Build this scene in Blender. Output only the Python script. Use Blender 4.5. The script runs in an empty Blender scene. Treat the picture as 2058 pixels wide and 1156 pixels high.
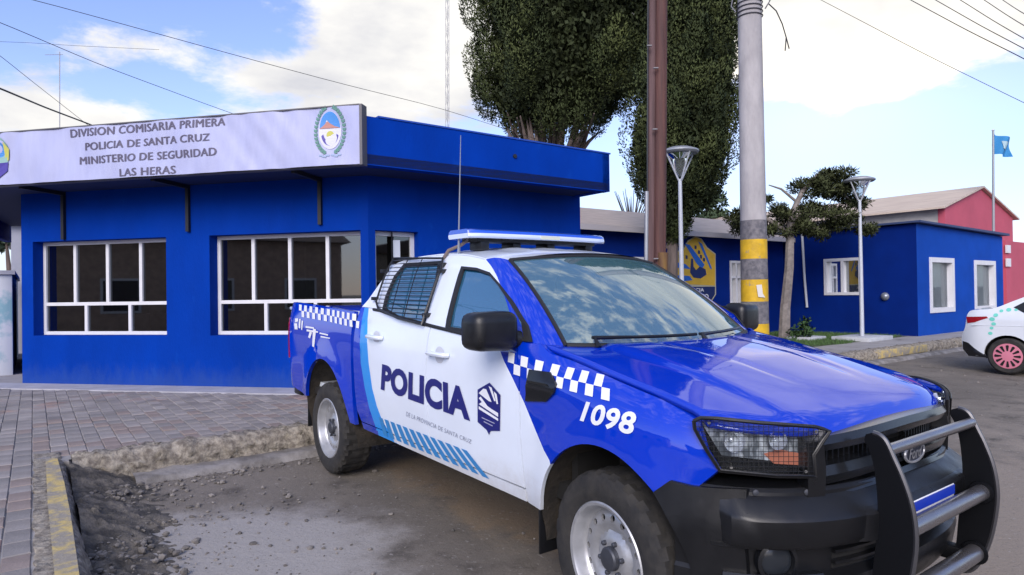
import bpy, bmesh, math, random
import numpy as np
from mathutils import Vector, Matrix
from mathutils.geometry import delaunay_2d_cdt

random.seed(4); RNG = np.random.default_rng(4)
SC = bpy.context.scene
COL = SC.collection

# ------------------------------------------------------------------ camera
FPX, CAMH, PITCH, ROLL = 1309.77, 1.5197, 0.00784, 0.01443     # photo is 2058 x 1156
cam_d = bpy.data.cameras.new('camera')
cam = bpy.data.objects.new('camera', cam_d); COL.objects.link(cam)
cam_d.sensor_fit = 'HORIZONTAL'; cam_d.sensor_width = 36.0
cam_d.lens = 36.0 * FPX / 2058.0
cam_d.clip_start = 0.05; cam_d.clip_end = 4000
_fw = Vector((0, math.cos(PITCH), math.sin(PITCH)))
_up0 = Vector((0, -math.sin(PITCH), math.cos(PITCH)))
_rt0 = Vector((1, 0, 0))
# verticals in the picture lean: image x += ROLL * y(down)
_cr, _sr = math.cos(ROLL), math.sin(ROLL)
_rt = _rt0 * _cr - _up0 * _sr
_up = _up0 * _cr + _rt0 * _sr
cam.matrix_world = Matrix(((_rt.x, _up.x, -_fw.x, 0), (_rt.y, _up.y, -_fw.y, 0), (_rt.z, _up.z, -_fw.z, CAMH), (0, 0, 0, 1)))
SC.camera = cam

def ray(px, py):
    "direction through a pixel of the photograph"
    u, v = (px - 1029) / FPX, (py - 578) / FPX
    d = _fw + _rt * u - _up * v
    return np.array(d)
C0 = np.array([0, 0, CAMH])

# ------------------------------------------------------------------ world
FILL_AZ, FILL_EL = 192.0, 30.0          # azimuth to the right of the view direction; set behind the camera for fill
world = bpy.data.worlds.new('World'); SC.world = world; world.use_nodes = True
def build_world():
    nt = world.node_tree; N = nt.nodes; L = nt.links
    N.clear()
    out = N.new('ShaderNodeOutputWorld'); bg = N.new('ShaderNodeBackground')
    L.new(bg.outputs[0], out.inputs[0])
    sky = N.new('ShaderNodeTexSky'); sky.sky_type = 'NISHITA'; sky.sun_disc = False
    sky.sun_elevation = math.radians(FILL_EL); sky.sun_rotation = math.radians(FILL_AZ)
    sky.air_density = 1.0; sky.dust_density = 0.6; sky.ozone_density = 2.5
    tc = N.new('ShaderNodeTexCoord')
    def m(op, a, b=None, c=None):
        n = N.new('ShaderNodeMath'); n.operation = op
        for i, v in enumerate((a, b, c)):
            if v is None: continue
            if isinstance(v, (int, float)): n.inputs[i].default_value = v
            else: L.new(v, n.inputs[i])
        return n.outputs[0]
    sep = N.new('ShaderNodeSeparateXYZ'); L.new(tc.outputs['Generated'], sep.inputs[0])
    x, y, z = sep.outputs
    az = m('ARCTAN2', x, y); el = m('ARCSINE', z)
    comb = N.new('ShaderNodeCombineXYZ')
    L.new(az, comb.inputs[0]); L.new(m('MULTIPLY', el, 2.3), comb.inputs[1])
    def noise(scale, detail, rough, off, dist=0.0):
        mp = N.new('ShaderNodeMapping'); mp.inputs['Location'].default_value = off
        L.new(comb.outputs[0], mp.inputs[0])
        n = N.new('ShaderNodeTexNoise'); n.inputs['Scale'].default_value = scale
        n.inputs['Detail'].default_value = detail; n.inputs['Roughness'].default_value = rough
        n.inputs['Distortion'].default_value = dist
        L.new(mp.outputs[0], n.inputs['Vector']); return n.outputs['Fac']
    n1 = noise(5.0, 9, 0.62, (3.1, 1.7, 0.4), 0.25)
    n2 = noise(14.0, 7, 0.6, (0.3, 5.7, 2.4))
    # cloud banks; the first is unseen, added above the view for the hood's glare: azimuth, elevation, half sizes (degrees), weight
    banks = [(24, 33, 22, 9, .42), (-33, 24, 9, 3.5, -.22), (-24, 10, 7, 3.5, -.12), (33, 9.5, 16, 3.6, -.30), (4, 13, 5, 4, -.05), (-9, 19.5, 9.5, 5.5, .42), (-3, 24, 9, 5, .36), (-14, 13.5, 9, 3.0, .26), (-34, 12.9, 6.5, 2.0, .36), (-31, 18.2, 5, 1.3, .15), (-20, 17.5, 4.5, 1.2, .17),
             (27, 20.5, 13, 5.0, .40), (40, 22, 10, 5, .4), (17, 24, 9, 5, .3), (-24, 27, 8, 1.6, .16), (5, 11, 9, 2.5, .12)]
    dens = m('ADD', m('MULTIPLY', n1, 0.95), m('MULTIPLY', n2, 0.25))
    for a0, e0, ra, re, w in banks:
        da = m('DIVIDE', m('SUBTRACT', az, math.radians(a0)), math.radians(ra))
        de = m('DIVIDE', m('SUBTRACT', el, math.radians(e0)), math.radians(re))
        r2 = m('ADD', m('MULTIPLY', da, da), m('MULTIPLY', de, de))
        g = m('POWER', 2.71828, m('MULTIPLY', r2, -1.0))
        dens = m('ADD', dens, m('MULTIPLY', g, w))
    # scattered cloud over the rest of the dome
    high = N.new('ShaderNodeMapRange'); high.inputs[1].default_value = math.radians(27); high.inputs[2].default_value = math.radians(50)
    high.inputs[3].default_value = 0.0; high.inputs[4].default_value = 0.10; L.new(el, high.inputs[0])
    dens = m('ADD', dens, high.outputs[0])
    cov = N.new('ShaderNodeMapRange'); cov.interpolation_type = 'SMOOTHSTEP'
    cov.inputs[1].default_value = 0.66; cov.inputs[2].default_value = 0.86
    L.new(dens, cov.inputs[0])
    shade = N.new('ShaderNodeMapRange'); shade.inputs[1].default_value = 0.30; shade.inputs[2].default_value = 0.60
    L.new(noise(4.2, 6, 0.55, (7.7, 2.2, 1.0)), shade.inputs[0])
    cc = N.new('ShaderNodeMixRGB'); cc.inputs[1].default_value = (3.1, 3.15, 3.5, 1); cc.inputs[2].default_value = (5.1, 5.0, 4.8, 1)
    L.new(shade.outputs[0], cc.inputs[0])
    ga = m('DIVIDE', m('SUBTRACT', az, math.radians(25)), math.radians(13)); ge = m('DIVIDE', m('SUBTRACT', el, math.radians(14.5)), math.radians(5))
    glow = m('POWER', 2.71828, m('MULTIPLY', m('ADD', m('MULTIPLY', ga, ga), m('MULTIPLY', ge, ge)), -1.0))
    cb = N.new('ShaderNodeMixRGB'); cb.blend_type = 'ADD'; L.new(glow, cb.inputs[0]); L.new(cc.outputs[0], cb.inputs[1]); cb.inputs[2].default_value = (3.2, 2.6, 1.5, 1)
    # pale air near the horizon
    hz = N.new('ShaderNodeMapRange'); hz.inputs[1].default_value = 0.02; hz.inputs[2].default_value = 0.30
    hz.inputs[3].default_value = 0.62; hz.inputs[4].default_value = 0.0; L.new(z, hz.inputs[0])
    lift = N.new('ShaderNodeMixRGB'); lift.blend_type = 'MULTIPLY'; lift.inputs[0].default_value = 1.0
    L.new(sky.outputs[0], lift.inputs[1]); lift.inputs[2].default_value = (1.18, 1.04, 1.22, 1)
    s2 = N.new('ShaderNodeMixRGB'); L.new(hz.outputs[0], s2.inputs[0]); L.new(lift.outputs[0], s2.inputs[1])
    s2.inputs[2].default_value = (3.0, 3.9, 4.7, 1)
    s3 = N.new('ShaderNodeMixRGB'); s3.blend_type = 'ADD'; L.new(glow, s3.inputs[0]); L.new(s2.outputs[0], s3.inputs[1]); s3.inputs[2].default_value = (1.3, 1.0, .6, 1)
    mix = N.new('ShaderNodeMixRGB'); L.new(cov.outputs[0], mix.inputs[0]); L.new(s3.outputs[0], mix.inputs[1]); L.new(cb.outputs[0], mix.inputs[2])
    L.new(mix.outputs[0], bg.inputs[0]); bg.inputs[1].default_value = 0.105
build_world()
fill_light_d = bpy.data.lights.new('fill_light', 'SUN'); fill_light_d.energy = 1.5; fill_light_d.angle = math.radians(35); fill_light_d.color = (1, .93, .84)  # soft fill lamp added behind the camera, away from where the sun stands
fill_light = bpy.data.objects.new('fill_light', fill_light_d); COL.objects.link(fill_light)
_sd = Vector((math.sin(math.radians(FILL_AZ)) * math.cos(math.radians(FILL_EL)), math.cos(math.radians(FILL_AZ)) * math.cos(math.radians(FILL_EL)), math.sin(math.radians(FILL_EL))))
fill_light.rotation_euler = _sd.to_track_quat('Z', 'Y').to_euler()
SC.view_settings.view_transform = 'Standard'; SC.view_settings.look = 'None'
SC.view_settings.exposure = 1.0; SC.view_settings.gamma = 1.0

# ------------------------------------------------------------------ materials
MATS = {}
def mat(name, base=(.5, .5, .5), rough=.6, metal=0., spec=.5, coat=0., var=0., vscale=4., bump=0., bscale=40., base2=None, ramp=(.35, .65), trans=0., ior=None, emit=None, alpha=1., stretch=(1, 1, 1), rvar=0., island=0., dark=None, dscale=1.2, dramp=(.5, .62), coords='Object', splash=None, coat_ior=None):
    if name in MATS: return MATS[name]
    m = bpy.data.materials.new(name); m.use_nodes = True; MATS[name] = m
    nt = m.node_tree; N = nt.nodes; L = nt.links
    p = N['Principled BSDF']
    p.inputs['Roughness'].default_value = rough; p.inputs['Metallic'].default_value = metal
    p.inputs['Specular IOR Level'].default_value = spec
    p.inputs['Coat Weight'].default_value = coat; p.inputs['Coat Roughness'].default_value = .04
    p.inputs['Transmission Weight'].default_value = trans; p.inputs['Alpha'].default_value = alpha
    if ior: p.inputs['IOR'].default_value = ior
    p.inputs['Base Color'].default_value = (*base, 1)
    if emit: p.inputs['Emission Color'].default_value = (*emit[0], 1); p.inputs['Emission Strength'].default_value = emit[1]
    tc = N.new('ShaderNodeTexCoord'); mp = N.new('ShaderNodeMapping'); mp.inputs['Scale'].default_value = stretch
    L.new(tc.outputs[coords], mp.inputs[0])
    def noise(s, det=6, ro=.6):
        n = N.new('ShaderNodeTexNoise'); n.inputs['Scale'].default_value = s; n.inputs['Detail'].default_value = det; n.inputs['Roughness'].default_value = ro
        L.new(mp.outputs[0], n.inputs['Vector']); return n.outputs['Fac']
    col = None
    if base2 is not None or var:
        b2 = base2 if base2 is not None else tuple(c * (1 - var) for c in base)
        mr = N.new('ShaderNodeMapRange'); mr.inputs[1].default_value = ramp[0]; mr.inputs[2].default_value = ramp[1]; L.new(noise(vscale), mr.inputs[0])
        mx = N.new('ShaderNodeMixRGB'); L.new(mr.outputs[0], mx.inputs[0]); mx.inputs[1].default_value = (*b2, 1); mx.inputs[2].default_value = (*base, 1)
        col = mx.outputs[0]
    if dark is not None:
        mr = N.new('ShaderNodeMapRange'); mr.inputs[1].default_value = dramp[0]; mr.inputs[2].default_value = dramp[1]; L.new(noise(dscale, 9, .65), mr.inputs[0])
        mx = N.new('ShaderNodeMixRGB'); L.new(mr.outputs[0], mx.inputs[0])
        if col: L.new(col, mx.inputs[1])
        else: mx.inputs[1].default_value = (*base, 1)
        mx.inputs[2].default_value = (*dark, 1); col = mx.outputs[0]
    if island:
        g = N.new('ShaderNodeNewGeometry'); hs = N.new('ShaderNodeHueSaturation')
        mr = N.new('ShaderNodeMapRange'); mr.inputs[3].default_value = 1 - island; mr.inputs[4].default_value = 1 + island
        L.new(g.outputs['Random Per Island'], mr.inputs[0]); L.new(mr.outputs[0], hs.inputs['Value'])
        if col: L.new(col, hs.inputs['Color'])
        else: hs.inputs['Color'].default_value = (*base, 1)
        col = hs.outputs[0]
    if splash:      # dust thrown up from the ground: (z low, z high, colour, amount)
        sx = N.new('ShaderNodeSeparateXYZ'); L.new(tc.outputs['Object'], sx.inputs[0])
        a = N.new('ShaderNodeMath'); a.operation = 'MULTIPLY_ADD'; L.new(noise(6., 8, .7), a.inputs[0]); a.inputs[1].default_value = (splash[1] - splash[0]) * 1.6; L.new(sx.outputs[2], a.inputs[2])
        mr = N.new('ShaderNodeMapRange'); mr.interpolation_type = 'SMOOTHSTEP'; mr.inputs[1].default_value = splash[0] + (splash[1] - splash[0]) * .8; mr.inputs[2].default_value = splash[1] + (splash[1] - splash[0]) * .8; mr.inputs[3].default_value = splash[3]; mr.inputs[4].default_value = 0.; L.new(a.outputs[0], mr.inputs[0])
        mx = N.new('ShaderNodeMixRGB'); L.new(mr.outputs[0], mx.inputs[0])
        if col: L.new(col, mx.inputs[1])
        else: mx.inputs[1].default_value = (*base, 1)
        mx.inputs[2].default_value = (*splash[2], 1); col = mx.outputs[0]
    if coat_ior: p.inputs['Coat IOR'].default_value = coat_ior
    if col: L.new(col, p.inputs['Base Color'])
    if rvar:
        mr = N.new('ShaderNodeMapRange'); mr.inputs[1].default_value = .3; mr.inputs[2].default_value = .7; mr.inputs[3].default_value = max(0, rough - rvar); mr.inputs[4].default_value = min(1, rough + rvar)
        L.new(noise(vscale * 1.7), mr.inputs[0]); L.new(mr.outputs[0], p.inputs['Roughness'])
    if bump:
        b = N.new('ShaderNodeBump'); b.inputs['Strength'].default_value = bump; b.inputs['Distance'].default_value = .02
        L.new(noise(bscale, 5, .6), b.inputs['Height']); L.new(b.outputs[0], p.inputs['Normal'])
    return m

def glass(name, tint, refl_ior, rough=.02, opac=.35, dark=(.01, .012, .014)):
    "glazing: a see-through tint under a mirror-like coat"
    if name in MATS: return MATS[name]
    m = bpy.data.materials.new(name); m.use_nodes = True; MATS[name] = m
    nt = m.node_tree; N = nt.nodes; L = nt.links; N.clear()
    out = N.new('ShaderNodeOutputMaterial'); tr = N.new('ShaderNodeBsdfTransparent'); tr.inputs[0].default_value = (*tint, 1)
    df = N.new('ShaderNodeBsdfDiffuse'); df.inputs[0].default_value = (*dark, 1)
    mx0 = N.new('ShaderNodeMixShader'); mx0.inputs[0].default_value = opac; L.new(tr.outputs[0], mx0.inputs[1]); L.new(df.outputs[0], mx0.inputs[2])
    gl = N.new('ShaderNodeBsdfGlossy'); gl.inputs['Roughness'].default_value = rough; gl.inputs[0].default_value = (.93, .97, 1, 1)
    fr = N.new('ShaderNodeFresnel'); fr.inputs[0].default_value = refl_ior
    mx = N.new('ShaderNodeMixShader'); L.new(fr.outputs[0], mx.inputs[0]); L.new(mx0.outputs[0], mx.inputs[1]); L.new(gl.outputs[0], mx.inputs[2])
    L.new(mx.outputs[0], out.inputs[0]); return m

# ------------------------------------------------------------------ mesh helpers
def link(name, me, parent=None):
    o = bpy.data.objects.new(name, me); COL.objects.link(o)
    if parent is not None: o.parent = parent
    return o
def mesh(name, V, F, mats, parent=None, fm=None, smooth=True, sharp=35):
    me = bpy.data.meshes.new(name)
    me.from_pydata([tuple(map(float, v)) for v in V], [], [tuple(map(int, f)) for f in F])
    if not isinstance(mats, (list, tuple)): mats = [mats]
    for m in mats: me.materials.append(m)
    if fm is not None: me.polygons.foreach_set('material_index', np.array(fm, dtype=np.int32))
    if smooth:
        me.polygons.foreach_set('use_smooth', np.ones(len(me.polygons), dtype=bool))
        me.set_sharp_from_angle(angle=math.radians(sharp))
    me.update()
    return link(name, me, parent)
def empty(name, parent=None, loc=(0, 0, 0), rot=(0, 0, 0)):
    o = link(name, None, parent); o.location = loc; o.rotation_euler = rot; o.empty_display_size = .2
    return o
def tag(o, label, cat, group=None):
    o['label'] = label; o['category'] = cat
    if group: o['group'] = group
    return o
def struct(o): o['kind'] = 'structure'; return o
def stuff(o): o['kind'] = 'stuff'; return o

class MB:
    "collects simple solids into one mesh"
    def __init__(s): s.V = []; s.F = []; s.M = []
    def add(s, V, F, m=0):
        b = len(s.V); s.V += [tuple(v) for v in V]; s.F += [tuple(i + b for i in f) for f in F]; s.M += [m] * len(F); return s
    def box(s, x0, x1, y0, y1, z0, z1, m=0, bev=0):
        if bev:
            b = bev
            bm = bmesh.new(); bmesh.ops.create_cube(bm, size=1)
            for v in bm.verts: v.co = ((x0 + x1) / 2 + v.co.x * (x1 - x0), (y0 + y1) / 2 + v.co.y * (y1 - y0), (z0 + z1) / 2 + v.co.z * (z1 - z0))
            bmesh.ops.bevel(bm, geom=bm.edges[:] , offset=b, segments=2, profile=.5, affect='EDGES')
            bm.verts.index_update(); s.add([v.co[:] for v in bm.verts], [[v.index for v in f.verts] for f in bm.faces], m); bm.free(); return s
        V = [(x, y, z) for x in (x0, x1) for y in (y0, y1) for z in (z0, z1)]
        return s.add(V, [(0, 1, 3, 2), (4, 6, 7, 5), (0, 4, 5, 1), (2, 3, 7, 6), (0, 2, 6, 4), (1, 5, 7, 3)], m)
    def tube(s, pts, r, n=10, cap=True, m=0):
        pts = [np.array(p, float) for p in pts]; k = len(pts); rs = r if isinstance(r, (list, tuple, np.ndarray)) else [r] * k
        V = []; up = None
        for i, p in enumerate(pts):
            t = pts[min(i + 1, k - 1)] - pts[max(i - 1, 0)]; t = t / (np.linalg.norm(t) + 1e-12)
            if up is None: up = np.array([0, 0, 1.]) if abs(t[2]) < .9 else np.array([1., 0, 0])
            a = np.cross(t, up); a /= np.linalg.norm(a) + 1e-12; b = np.cross(a, t); up = b
            for j in range(n):
                th = 2 * math.pi * j / n; V.append(p + rs[i] * (a * math.cos(th) + b * math.sin(th)))
        F = [(i * n + j, i * n + (j + 1) % n, (i + 1) * n + (j + 1) % n, (i + 1) * n + j) for i in range(k - 1) for j in range(n)]
        if cap: F += [tuple(range(n))[::-1], tuple((k - 1) * n + j for j in range(n))]
        return s.add(V, F, m)
    def lathe(s, prof, c, axis, n=32, m=0, closed=False):
        "prof: (radius, offset along axis)"
        axis = np.array(axis, float); axis /= np.linalg.norm(axis); c = np.array(c, float)
        h = np.array([0, 0, 1.]) if abs(axis[2]) < .9 else np.array([1., 0, 0])
        a = np.cross(axis, h); a /= np.linalg.norm(a); b = np.cross(axis, a)
        V = [c + axis * o + r * (a * math.cos(2 * math.pi * j / n) + b * math.sin(2 * math.pi * j / n)) for r, o in prof for j in range(n)]
        k = len(prof); F = [(i * n + j, i * n + (j + 1) % n, (i + 1) * n + (j + 1) % n, (i + 1) * n + j) for i in range(k - 1) for j in range(n)]
        if not closed:
            F += [tuple(range(n))[::-1], tuple((k - 1) * n + j for j in range(n))]
        return s.add(V, F, m)
    def prism(s, poly, fn, t, m=0):
        "poly in 2D, fn(u,v,w) -> 3D, thickness 0..t"
        n = len(poly); V = [fn(u, v, 0) for u, v in poly] + [fn(u, v, t) for u, v in poly]
        return s.add(V, [tuple(range(n)), tuple(range(n, 2 * n))[::-1]] + [(i, (i + 1) % n, (i + 1) % n + n, i + n) for i in range(n)], m)
    def build(s, name, mats, parent=None, smooth=True, sharp=35, fix=True):
        o = mesh(name, s.V, s.F, mats, parent, s.M, smooth, sharp)
        if fix:
            bm = bmesh.new(); bm.from_mesh(o.data); bmesh.ops.recalc_face_normals(bm, faces=bm.faces); bm.to_mesh(o.data); bm.free()
        return o

def CC(*c):
    n = max(len(np.atleast_1d(x)) for x in c); return np.stack([np.broadcast_to(np.asarray(x, float), (n,)) for x in c], 1)
def inpoly(pts, poly):
    pts = np.asarray(pts, float); poly = np.asarray(poly, float); x, y = pts[:, 0], pts[:, 1]; r = np.zeros(len(pts), bool); n = len(poly)
    for i in range(n):
        x0, y0 = poly[i]; x1, y1 = poly[(i + 1) % n]
        c = ((y0 > y) != (y1 > y)) & (x < (x1 - x0) * (y - y0) / (y1 - y0 + 1e-15) + x0); r ^= c
    return r
def dens(poly, d, close=True):
    out = []; n = len(poly)
    for i in range(n if close else n - 1):
        a = np.array(poly[i], float); b = np.array(poly[(i + 1) % n], float); k = max(1, int(np.linalg.norm(b - a) / d))
        out += [tuple(a + (b - a) * j / k) for j in range(k)]
    if not close: out.append(tuple(poly[-1]))
    return out
def spline(P, n=8, close=False):
    P = [np.array(p, float) for p in P]; out = []; k = len(P)
    for i in range(k if close else k - 1):
        p0 = P[(i - 1) % k] if close or i > 0 else P[0]; p1 = P[i]; p2 = P[(i + 1) % k]; p3 = P[(i + 2) % k] if close or i + 2 < k else P[-1]
        for j in range(n):
            t = j / n; out.append(tuple(.5 * (2 * p1 + (p2 - p0) * t + (2 * p0 - 5 * p1 + 4 * p2 - p3) * t * t + (3 * p1 - p0 - 3 * p2 + p3) * t ** 3)))
    if not close: out.append(tuple(P[-1]))
    return out
def tri2d(outline, holes=(), grid=.06, lines=()):
    "triangulated 2D region with interior grid points; returns verts, tris"
    V = []; E = []
    for lp in [outline, *holes]:
        b = len(V); n = len(lp); V += list(lp); E += [(b + i, b + (i + 1) % n) for i in range(n)]
    for ln in lines:
        b = len(V); V += list(ln); E += [(b + i, b + i + 1) for i in range(len(ln) - 1)]
    o = np.array(outline); x0, y0 = o.min(0); x1, y1 = o.max(0)
    if grid:
        gx = np.arange(x0 + grid * .5, x1, grid); gy = np.arange(y0 + grid * .5, y1, grid)
        if len(gx) and len(gy):
            G = np.array([(a + (grid / 2 if j % 2 else 0), b) for j, b in enumerate(gy) for a in gx])
            k = inpoly(G, outline)
            for h in holes: k &= ~inpoly(G, h)
            G = G[k]
            seg = np.array(V)
            if len(G):
                d = np.min(np.linalg.norm(G[:, None] - seg[None], axis=2), axis=1); G = G[d > grid * .45]
            V += [tuple(g) for g in G]
    r = delaunay_2d_cdt([Vector(v) for v in V], E, [], 0, 1e-5)
    P = np.array([v[:] for v in r[0]]); T = np.array([f[:] for f in r[2] if len(f) == 3])
    c = P[T].mean(1); k = inpoly(c, outline)
    for h in holes: k &= ~inpoly(c, h)
    return P, T[k]
def panel(name, outline, fn, mats, parent=None, holes=(), grid=.06, lines=(), regions=(), thick=.02, flip=False, step=None):
    "sheet metal: 2D region -> fn(P2,depth) with a folded edge; regions: (polygon, material index)"
    if step: outline = dens(outline, step); holes = [dens(h, step) for h in holes]
    P, T = tri2d(outline, holes, grid, lines)
    a = P[T]; ar = (a[:, 1, 0] - a[:, 0, 0]) * (a[:, 2, 1] - a[:, 0, 1]) - (a[:, 1, 1] - a[:, 0, 1]) * (a[:, 2, 0] - a[:, 0, 0])
    T = np.where((ar < 0)[:, None], T[:, ::-1], T); T = T[np.abs(ar) > 1e-10]
    if flip: T = T[:, ::-1]
    V = [tuple(v) for v in fn(P, 0.0)]
    fm = np.zeros(len(T), int); c = P[T].mean(1)
    for poly, mi in regions: fm[inpoly(c, poly)] = mi
    F = [tuple(t) for t in T]; fm = list(fm)
    if thick:
        cnt = {}
        for fi, t in enumerate(T):
            for i in range(3):
                e = (t[i], t[(i + 1) % 3]); k = (min(e), max(e)); cnt.setdefault(k, []).append((e, fi))
        W = fn(P, thick); b = len(V); top = {}; bot = {}
        for k, l in cnt.items():
            if len(l) == 1:
                (i, j), fi = l[0]
                for q in (i, j):
                    if q not in top:
                        top[q] = len(V); V.append(V[q]); bot[q] = len(V); V.append(tuple(W[q]))
                F.append((top[j], top[i], bot[i], bot[j])); fm.append(fm[fi])
    return mesh(name, V, F, mats, parent, fm)
def grid_surf(name, fn, us, vs, m, parent=None, flip=False, thick=0, sharp=40):
    V = [fn(u, v) for u in us for v in vs]; n = len(vs)
    F = [(i * n + j, (i + 1) * n + j, (i + 1) * n + j + 1, i * n + j + 1) for i in range(len(us) - 1) for j in range(n - 1)]
    if flip: F = [f[::-1] for f in F]
    return mesh(name, V, F, m, parent, sharp=sharp)
def text_mesh(s, bold=0., spacing=1.0, shear=0.):
    cu = bpy.data.curves.new('t', 'FONT'); cu.body = s; cu.size = 1; cu.offset = bold; cu.space_character = spacing; cu.shear = shear; cu.resolution_u = 4
    ob = bpy.data.objects.new('t', cu); COL.objects.link(ob); dg = bpy.context.evaluated_depsgraph_get()
    me = bpy.data.meshes.new_from_object(ob.evaluated_get(dg)); V = np.array([v.co[:2] for v in me.vertices]); F = [tuple(p.vertices) for p in me.polygons]
    bpy.data.objects.remove(ob); bpy.data.curves.remove(cu); bpy.data.meshes.remove(me)
    V -= V.min(0); V /= V.max(0); return V, F      # unit box
def smooth01(t): t = np.clip(t, 0, 1); return t * t * (3 - 2 * t)

# ------------------------------------------------------------------ street frame: a runs along the street, b away from it
YAW = 0.633794; TR = np.array([1.09537, 3.29660]); ev = np.array([math.cos(YAW), math.sin(YAW)]); nv = np.array([-math.sin(YAW), math.cos(YAW)])
def wd(a, b, z=0.): p = TR + a * ev + b * nv; return (float(p[0]), float(p[1]), float(z))
def to_ab(p): d = np.array(p[:2]) - TR; return float(d @ ev), float(d @ nv)
def ray_ab(px, py):
    d = ray(px, py); o = C0[:2] - TR
    return np.array([o @ ev, o @ nv, CAMH]), np.array([d[:2] @ ev, d[:2] @ nv, d[2]])
def on_b(px, py, b): o, d = ray_ab(px, py); t = (b - o[1]) / d[1]; p = o + t * d; return p[0], p[2]
def on_a(px, py, a): o, d = ray_ab(px, py); t = (a - o[0]) / d[0]; p = o + t * d; return p[1], p[2]
def on_z(px, py, z): o, d = ray_ab(px, py); t = (z - o[2]) / d[2]; p = o + t * d; return p[0], p[1]
def at_depth(px, py, dep): d = ray(px, py); return C0 + d * dep / d[1]
STREET = dict(loc=(float(TR[0]), float(TR[1]), 0), rot=(0, 0, YAW))
def street_empty(name): return empty(name, None, **STREET)
def road_z(b): return 0.0161 * np.clip(b, 0, 3.7)
PZ = 0.25    # pavement height
# ================================================================== setting
M_ASPH = mat('road_surface', (.135, .120, .105), .88, base2=(.085, .080, .080), vscale=.55, ramp=(.38, .6), bump=.35, bscale=28, dark=(.19, .155, .115), dscale=.8, dramp=(.53, .70), rvar=.1)
def road_material():
    m = bpy.data.materials.new('road_surface'); m.use_nodes = True; nt = m.node_tree; N = nt.nodes; L = nt.links; p = N['Principled BSDF']; MATS['road'] = m
    tc = N.new('ShaderNodeTexCoord')
    def noise(s, d=6, ro=.6):
        n = N.new('ShaderNodeTexNoise'); n.inputs['Scale'].default_value = s; n.inputs['Detail'].default_value = d; n.inputs['Roughness'].default_value = ro; L.new(tc.outputs['Object'], n.inputs['Vector']); return n.outputs['Fac']
    def mth(op, a, b=None):
        n = N.new('ShaderNodeMath'); n.operation = op
        for i, v in enumerate((a, b)):
            if v is None: continue
            if isinstance(v, (int, float)): n.inputs[i].default_value = v
            else: L.new(v, n.inputs[i])
        return n.outputs[0]
    def rng(v, a, b, c=0., d=1.):
        n = N.new('ShaderNodeMapRange'); n.interpolation_type = 'SMOOTHSTEP'; n.inputs[1].default_value = a; n.inputs[2].default_value = b; n.inputs[3].default_value = c; n.inputs[4].default_value = d; L.new(v, n.inputs[0]); return n.outputs[0]
    def mix(f, a, b):
        n = N.new('ShaderNodeMixRGB'); L.new(f, n.inputs[0])
        for i, v in ((1, a), (2, b)):
            if isinstance(v, tuple): n.inputs[i].default_value = (*v, 1)
            else: L.new(v, n.inputs[i])
        return n.outputs[0]
    sep = N.new('ShaderNodeSeparateXYZ'); L.new(tc.outputs['Object'], sep.inputs[0]); X, Y = sep.outputs[0], sep.outputs[1]
    n_lo, n_mid, n_hi = noise(.7), noise(2.6, 8, .65), noise(30, 4, .6)
    col = mix(rng(n_lo, .35, .65), (.140, .124, .106), (.195, .172, .145))
    col = mix(rng(n_mid, .52, .70), col, (.098, .086, .074))
    def zone(cx, cy, rx, ry, ang, amp=.5):
        dx, dy = mth('SUBTRACT', X, cx), mth('SUBTRACT', Y, cy); c, sn = math.cos(ang), math.sin(ang)
        u = mth('DIVIDE', mth('ADD', mth('MULTIPLY', dx, c), mth('MULTIPLY', dy, sn)), rx); v = mth('DIVIDE', mth('SUBTRACT', mth('MULTIPLY', dy, c), mth('MULTIPLY', dx, sn)), ry)
        r_ = mth('SQRT', mth('ADD', mth('MULTIPLY', u, u), mth('MULTIPLY', v, v))); r_ = mth('ADD', r_, mth('MULTIPLY', mth('SUBTRACT', n_mid, .5), amp * 2)); return rng(r_, 1.25, .70)
    # stretches of the road that differ in make: bare concrete, trodden earth, gravel
    col = mix(zone(-1.75, 3.65, 1.05, .85, .3, .6), col, (.33, .31, .29))
    col = mix(zone(-.1, 4.95, 1.5, .55, -1.0, .9), col, (.225, .170, .115))
    col = mix(zone(-.3, 5.3, 1.0, .30, -.9, .9), col, (.255, .20, .135))
    col = mix(zone(12, 7.5, 11, 3.6, .6, .5), col, (.30, .255, .21))
    col = mix(zone(3.2, 4.2, 1.7, 1.0, .7, .9), col, (.27, .23, .19))
    col = mix(rng(n_hi, .60, .72, 0., .6), col, (.36, .335, .31)); col = mix(rng(noise(70, 4, .7), .56, .72, 0., .75), col, (.06, .056, .052))
    L.new(col, p.inputs['Base Color']); p.inputs['Roughness'].default_value = .9; p.inputs['Specular IOR Level'].default_value = .3
    bm_ = N.new('ShaderNodeBump'); bm_.inputs['Strength'].default_value = .55; bm_.inputs['Distance'].default_value = .02; hsum = mth('ADD', mth('MULTIPLY', noise(38, 5, .7), .6), mth('MULTIPLY', n_mid, 1.2)); L.new(hsum, bm_.inputs['Height']); L.new(bm_.outputs[0], p.inputs['Normal'])
    return m
M_ASPH = road_material()
M_PATCH = mat('pale_concrete_patch', (.25, .245, .25), .85, base2=(.17, .165, .17), vscale=2.0, bump=.25, bscale=30)
M_CONC = mat('pavement_concrete', (.36, .345, .335), .85, base2=(.27, .255, .245), vscale=1.6, bump=.25, bscale=35, dark=(.12, .11, .10), dscale=2.3, dramp=(.58, .72))
M_KERB = mat('rough_kerb', (.34, .305, .25), .92, base2=(.14, .12, .098), vscale=19, ramp=(.36, .62), bump=1.0, bscale=24, dark=(.07, .062, .05), dscale=5, dramp=(.60, .72))
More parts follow.
